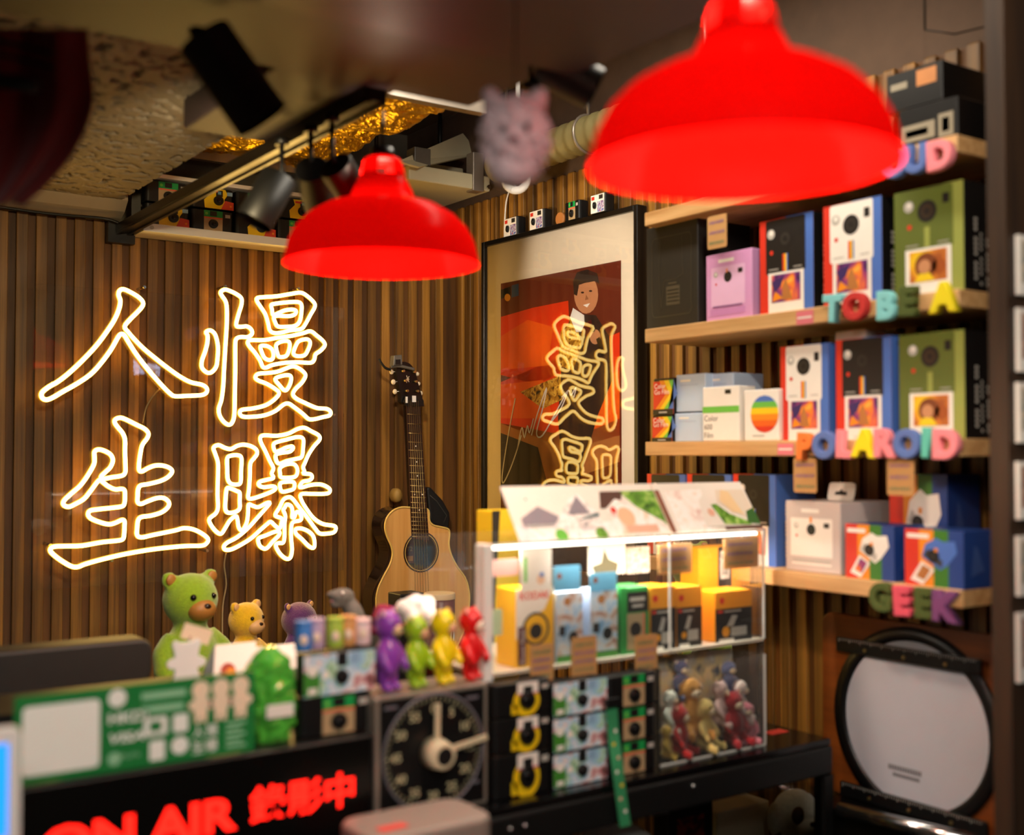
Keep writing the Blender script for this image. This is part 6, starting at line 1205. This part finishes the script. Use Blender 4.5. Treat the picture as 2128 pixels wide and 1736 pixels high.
MB().cyl((q1.x + .02 + .25, -.025, zl - 2.19), (q1.x + .02 + .25, -.031, zl - 2.19), .006, n=12).build('bolt', m_steel, ac)
# ribbed duct along the right wall
rd = thing('ribbed_duct', 'cream ribbed pipe running along the top of the slatted wall', 'duct', (-.055, -.75, 2.268)); mb = MB(); prof = []
yy = -.5; pts = []; rs_ = []
while yy < .45: pts.append((0, yy, 0)); rs_.append(.040 + (.004 if int(round(yy * 100)) % 4 < 2 else 0)); yy += .01
mb.tube(pts, 0, 24, rs=rs_); mb.build('pipe', mat('cream_pipe', '#8f8458', .5, var=.1), rd)
for y_ in (-.35, .05, .40): MB().tube([(.046 * math.cos(2 * math.pi * i / 24), y_, .046 * math.sin(2 * math.pi * i / 24)) for i in range(24)], .004, 6, True).build('clamp_ring', m_alu, rd); MB().cyl((0, y_, .046), (0, y_, Z_CEIL - 2.268), .004, n=8).build('hanger_rod', m_alu, rd)
# white ring camera
c0 = dep(1072, 372, 2.75); vc = thing('security_camera', 'round white security camera on a short arm below the pink toy', 'security camera', tuple(c0)); nn = (CAM - c0).normalized()
rq = nn.to_track_quat('Z', 'Y').to_matrix().to_4x4()
mb = MB(); mb.lathe([(.018, .010), (.024, .016), (.033, .014), (.036, .004), (.034, -.010), (.022, -.03), (0, -.034)], (0, 0, 0), 32); o = mb.build('ring_shell', m_wplastic, vc); o.rotation_euler = rq.to_euler()
mb = MB(); mb.lathe([(.0, .006), (.010, .005), (.018, .0095)], (0, 0, 0), 24); o = mb.build('lens', m_lens, vc); o.rotation_euler = rq.to_euler()
MB().tube([(0, .01, .01), (.02, .02, .08), (0.02, .02, Z_CEIL - c0.z)], .006, 8).build('arm', m_wplastic, vc)
# fluffy pink hanging toy
c0 = dep(1070, 285, 1.30); pk = thing('fluffy_hanging_toy', 'fluffy pale pink round toy with pointed ears hanging from the bulkhead', 'plush toy', tuple(c0)); pk.scale = (.82,) * 3; rnd = random.Random(11); mb = MB(); m_pf = mat('pink_fluff', '#e2c6c8', 1, var=.2, scale=60, sheen=.5, bump=.6, bscale=200)
mb.ell((0, 0, 0), (.047, .045, .055), 24, 16); mb.ell((-.004, 0, -.045), (.033, .033, .026), 18, 12)
for sx in (-1, 1): mb.tube([R_ * (sx * .026) + Vector((0, 0, .04)), R_ * (sx * .034) + Vector((0, 0, .058)), R_ * (sx * .037) + Vector((0, 0, .066))], 0, 10, rs=[.017, .012, .007])
for i in range(240):
    a_, b_ = rnd.uniform(0, 6.28), rnd.uniform(-1, 1); q = Vector((math.cos(a_) * math.sqrt(1 - b_ * b_) * .046, math.sin(a_) * math.sqrt(1 - b_ * b_) * .044, b_ * .055)); mb.tube([q, q * 1.16 + Vector((0, 0, -.003))], 0, 5, rs=[.0045, .0008])
mb.build('fluff_body', m_pf, pk)
tow = (CAM - c0).normalized()
for sx in (-1, 1): MB().ell(tow * .046 + R_ * (sx * .016) + Vector((0, 0, .012)), .005, 10, 8).build('eye', mat('toy_eye', '#0b0705', .1), pk)
MB().ell(tow * .048 + Vector((0, 0, -.002)), (.006, .006, .004), 10, 8).build('nose', mat('toy_rose_nose', '#7a3a44', .5), pk)
MB().cyl((0, 0, .05), (0, 0, (2.052 - c0.z) / .82), .0012, n=6).build('string', m_black, pk)
# dark red cloth drape hanging from the near bulkhead, with its black rod
mb = MB(); poly = [(-60, 30), (0, 40), (90, 75), (180, 128), (192, 200), (176, 265), (140, 330), (90, 385), (40, 425), (-60, 440)]; D = 1.36; nU = 26; v = []
# ruled sheet between the left border and the right outline, gently folded in depth
right = [(182, 60), (186, 130), (192, 200), (176, 265), (140, 330), (90, 385), (45, 425)]; rr2 = spline(right, 5, False)
for (x_, y_) in rr2:
    for i in range(nU + 1):
        k = i / nU; px = -80 + (x_ + 80) * k; v.append(dep(px, y_, D + .012 * math.sin(k * 14 + y_ * .004) + .01 * k))
n2 = len(rr2); fs = [(j * (nU + 1) + i, j * (nU + 1) + i + 1, (j + 1) * (nU + 1) + i + 1, (j + 1) * (nU + 1) + i) for j in range(n2 - 1) for i in range(nU)]
ht = dep(60, 60, D); v = [q - ht for q in v]; dr = thing('red_drape', 'dark red cloth drape hanging from the near bulkhead', 'drape', tuple(ht))
mb.add(v, fs, 0, True); o = mb.build('cloth', mat('dark_red_cloth', '#7a1612', .85, var=.25, scale=12, sheen=.3), dr); md = o.modifiers.new('s', 'SOLIDIFY'); md.thickness = .003
for y_ in (85, 115): MB().tube([dep(px, y_ + (px * .0022) ** 2 * 120 + px * .18, D - .012) - ht for px in range(-60, 112, 10)], .0022, 6).build('piping', m_pblack, dr)
tag(MB().cyl(dep(-70, 160, D - .03), dep(80, 178, D - .03), .0085, n=14).build('black_rod', m_black), 'short black rod lying against the dark red drape', 'rod')
# wire hook under the ceiling
wh = thing('wire_hook', 'thin black wire hung from a ceiling hook above the shelves', 'wire'); p0 = onx(1920, 12, -.10); p0.z = min(p0.z, Z_CEIL); p1 = onx(1922, 62, -.10); p2 = onx(2045, 56, -.02)
p0 = Vector((p1.x, p1.y, Z_CEIL - .001)); MB().tube([p0, p1], .002, 6).build('hook', m_black, wh); MB().tube([p1, (p1 + p2) / 2 - Vector((0, 0, .01)), p2], .0015, 6).build('wire', m_black, wh)
# lit blue-white shop sign on the far side of the room (it mirrors in the acrylic)
sg = ony(330, 772, 4.5); fsn = Face((sg.x + .17, -4.6, sg.z - .11), (-1, 0, 0), (0, 0, 1), .34, .22, .001)
sgo = thing('shop_sign', 'small blue white glowing script sign on the opposite wall', 'sign', (0, 0, 0)); MB().box(sg.x - .19, sg.x + .19, -4.63, -4.602, sg.z - .13, sg.z + .13).build('back_plate', m_black, sgo)
fsn.text('polaroid', .04, .25, .13, glow('sign_blue_white', '#bfdcff', 14), 0, width=.31); fsn.build('lettering', sgo)
struct(MB().box(-3.6, 1.0, -4.70, -4.64, 0, Z_CEIL).build('wall_front_panel', mat('warm_grey_wall', '#7b6f62', .8)))
# ------------------------------------------------------------------ light of the case's own strip
area('case_strip_light', (cxm, YF + .012, zct - .012), (cxm, YF + .016, ZC), .9, (cx1 - cx0) * .9, .008, (1, .92, .80))

# the tube fixture that carries the ceiling light
tl = thing('tube_light_fixture', 'slim white tube light fixture on the ceiling over the counter', 'ceiling light', (-.45, -1.25, 2.46)); MB().box(-.05, .05, -.48, .48, .012, .039).build('housing', m_wplastic, tl, bevel=.004); MB().cyl((0, -.46, .008), (0, .46, .008), .008, n=12).build('tube', glow('tube_white', '#fff3dc', 4), tl)
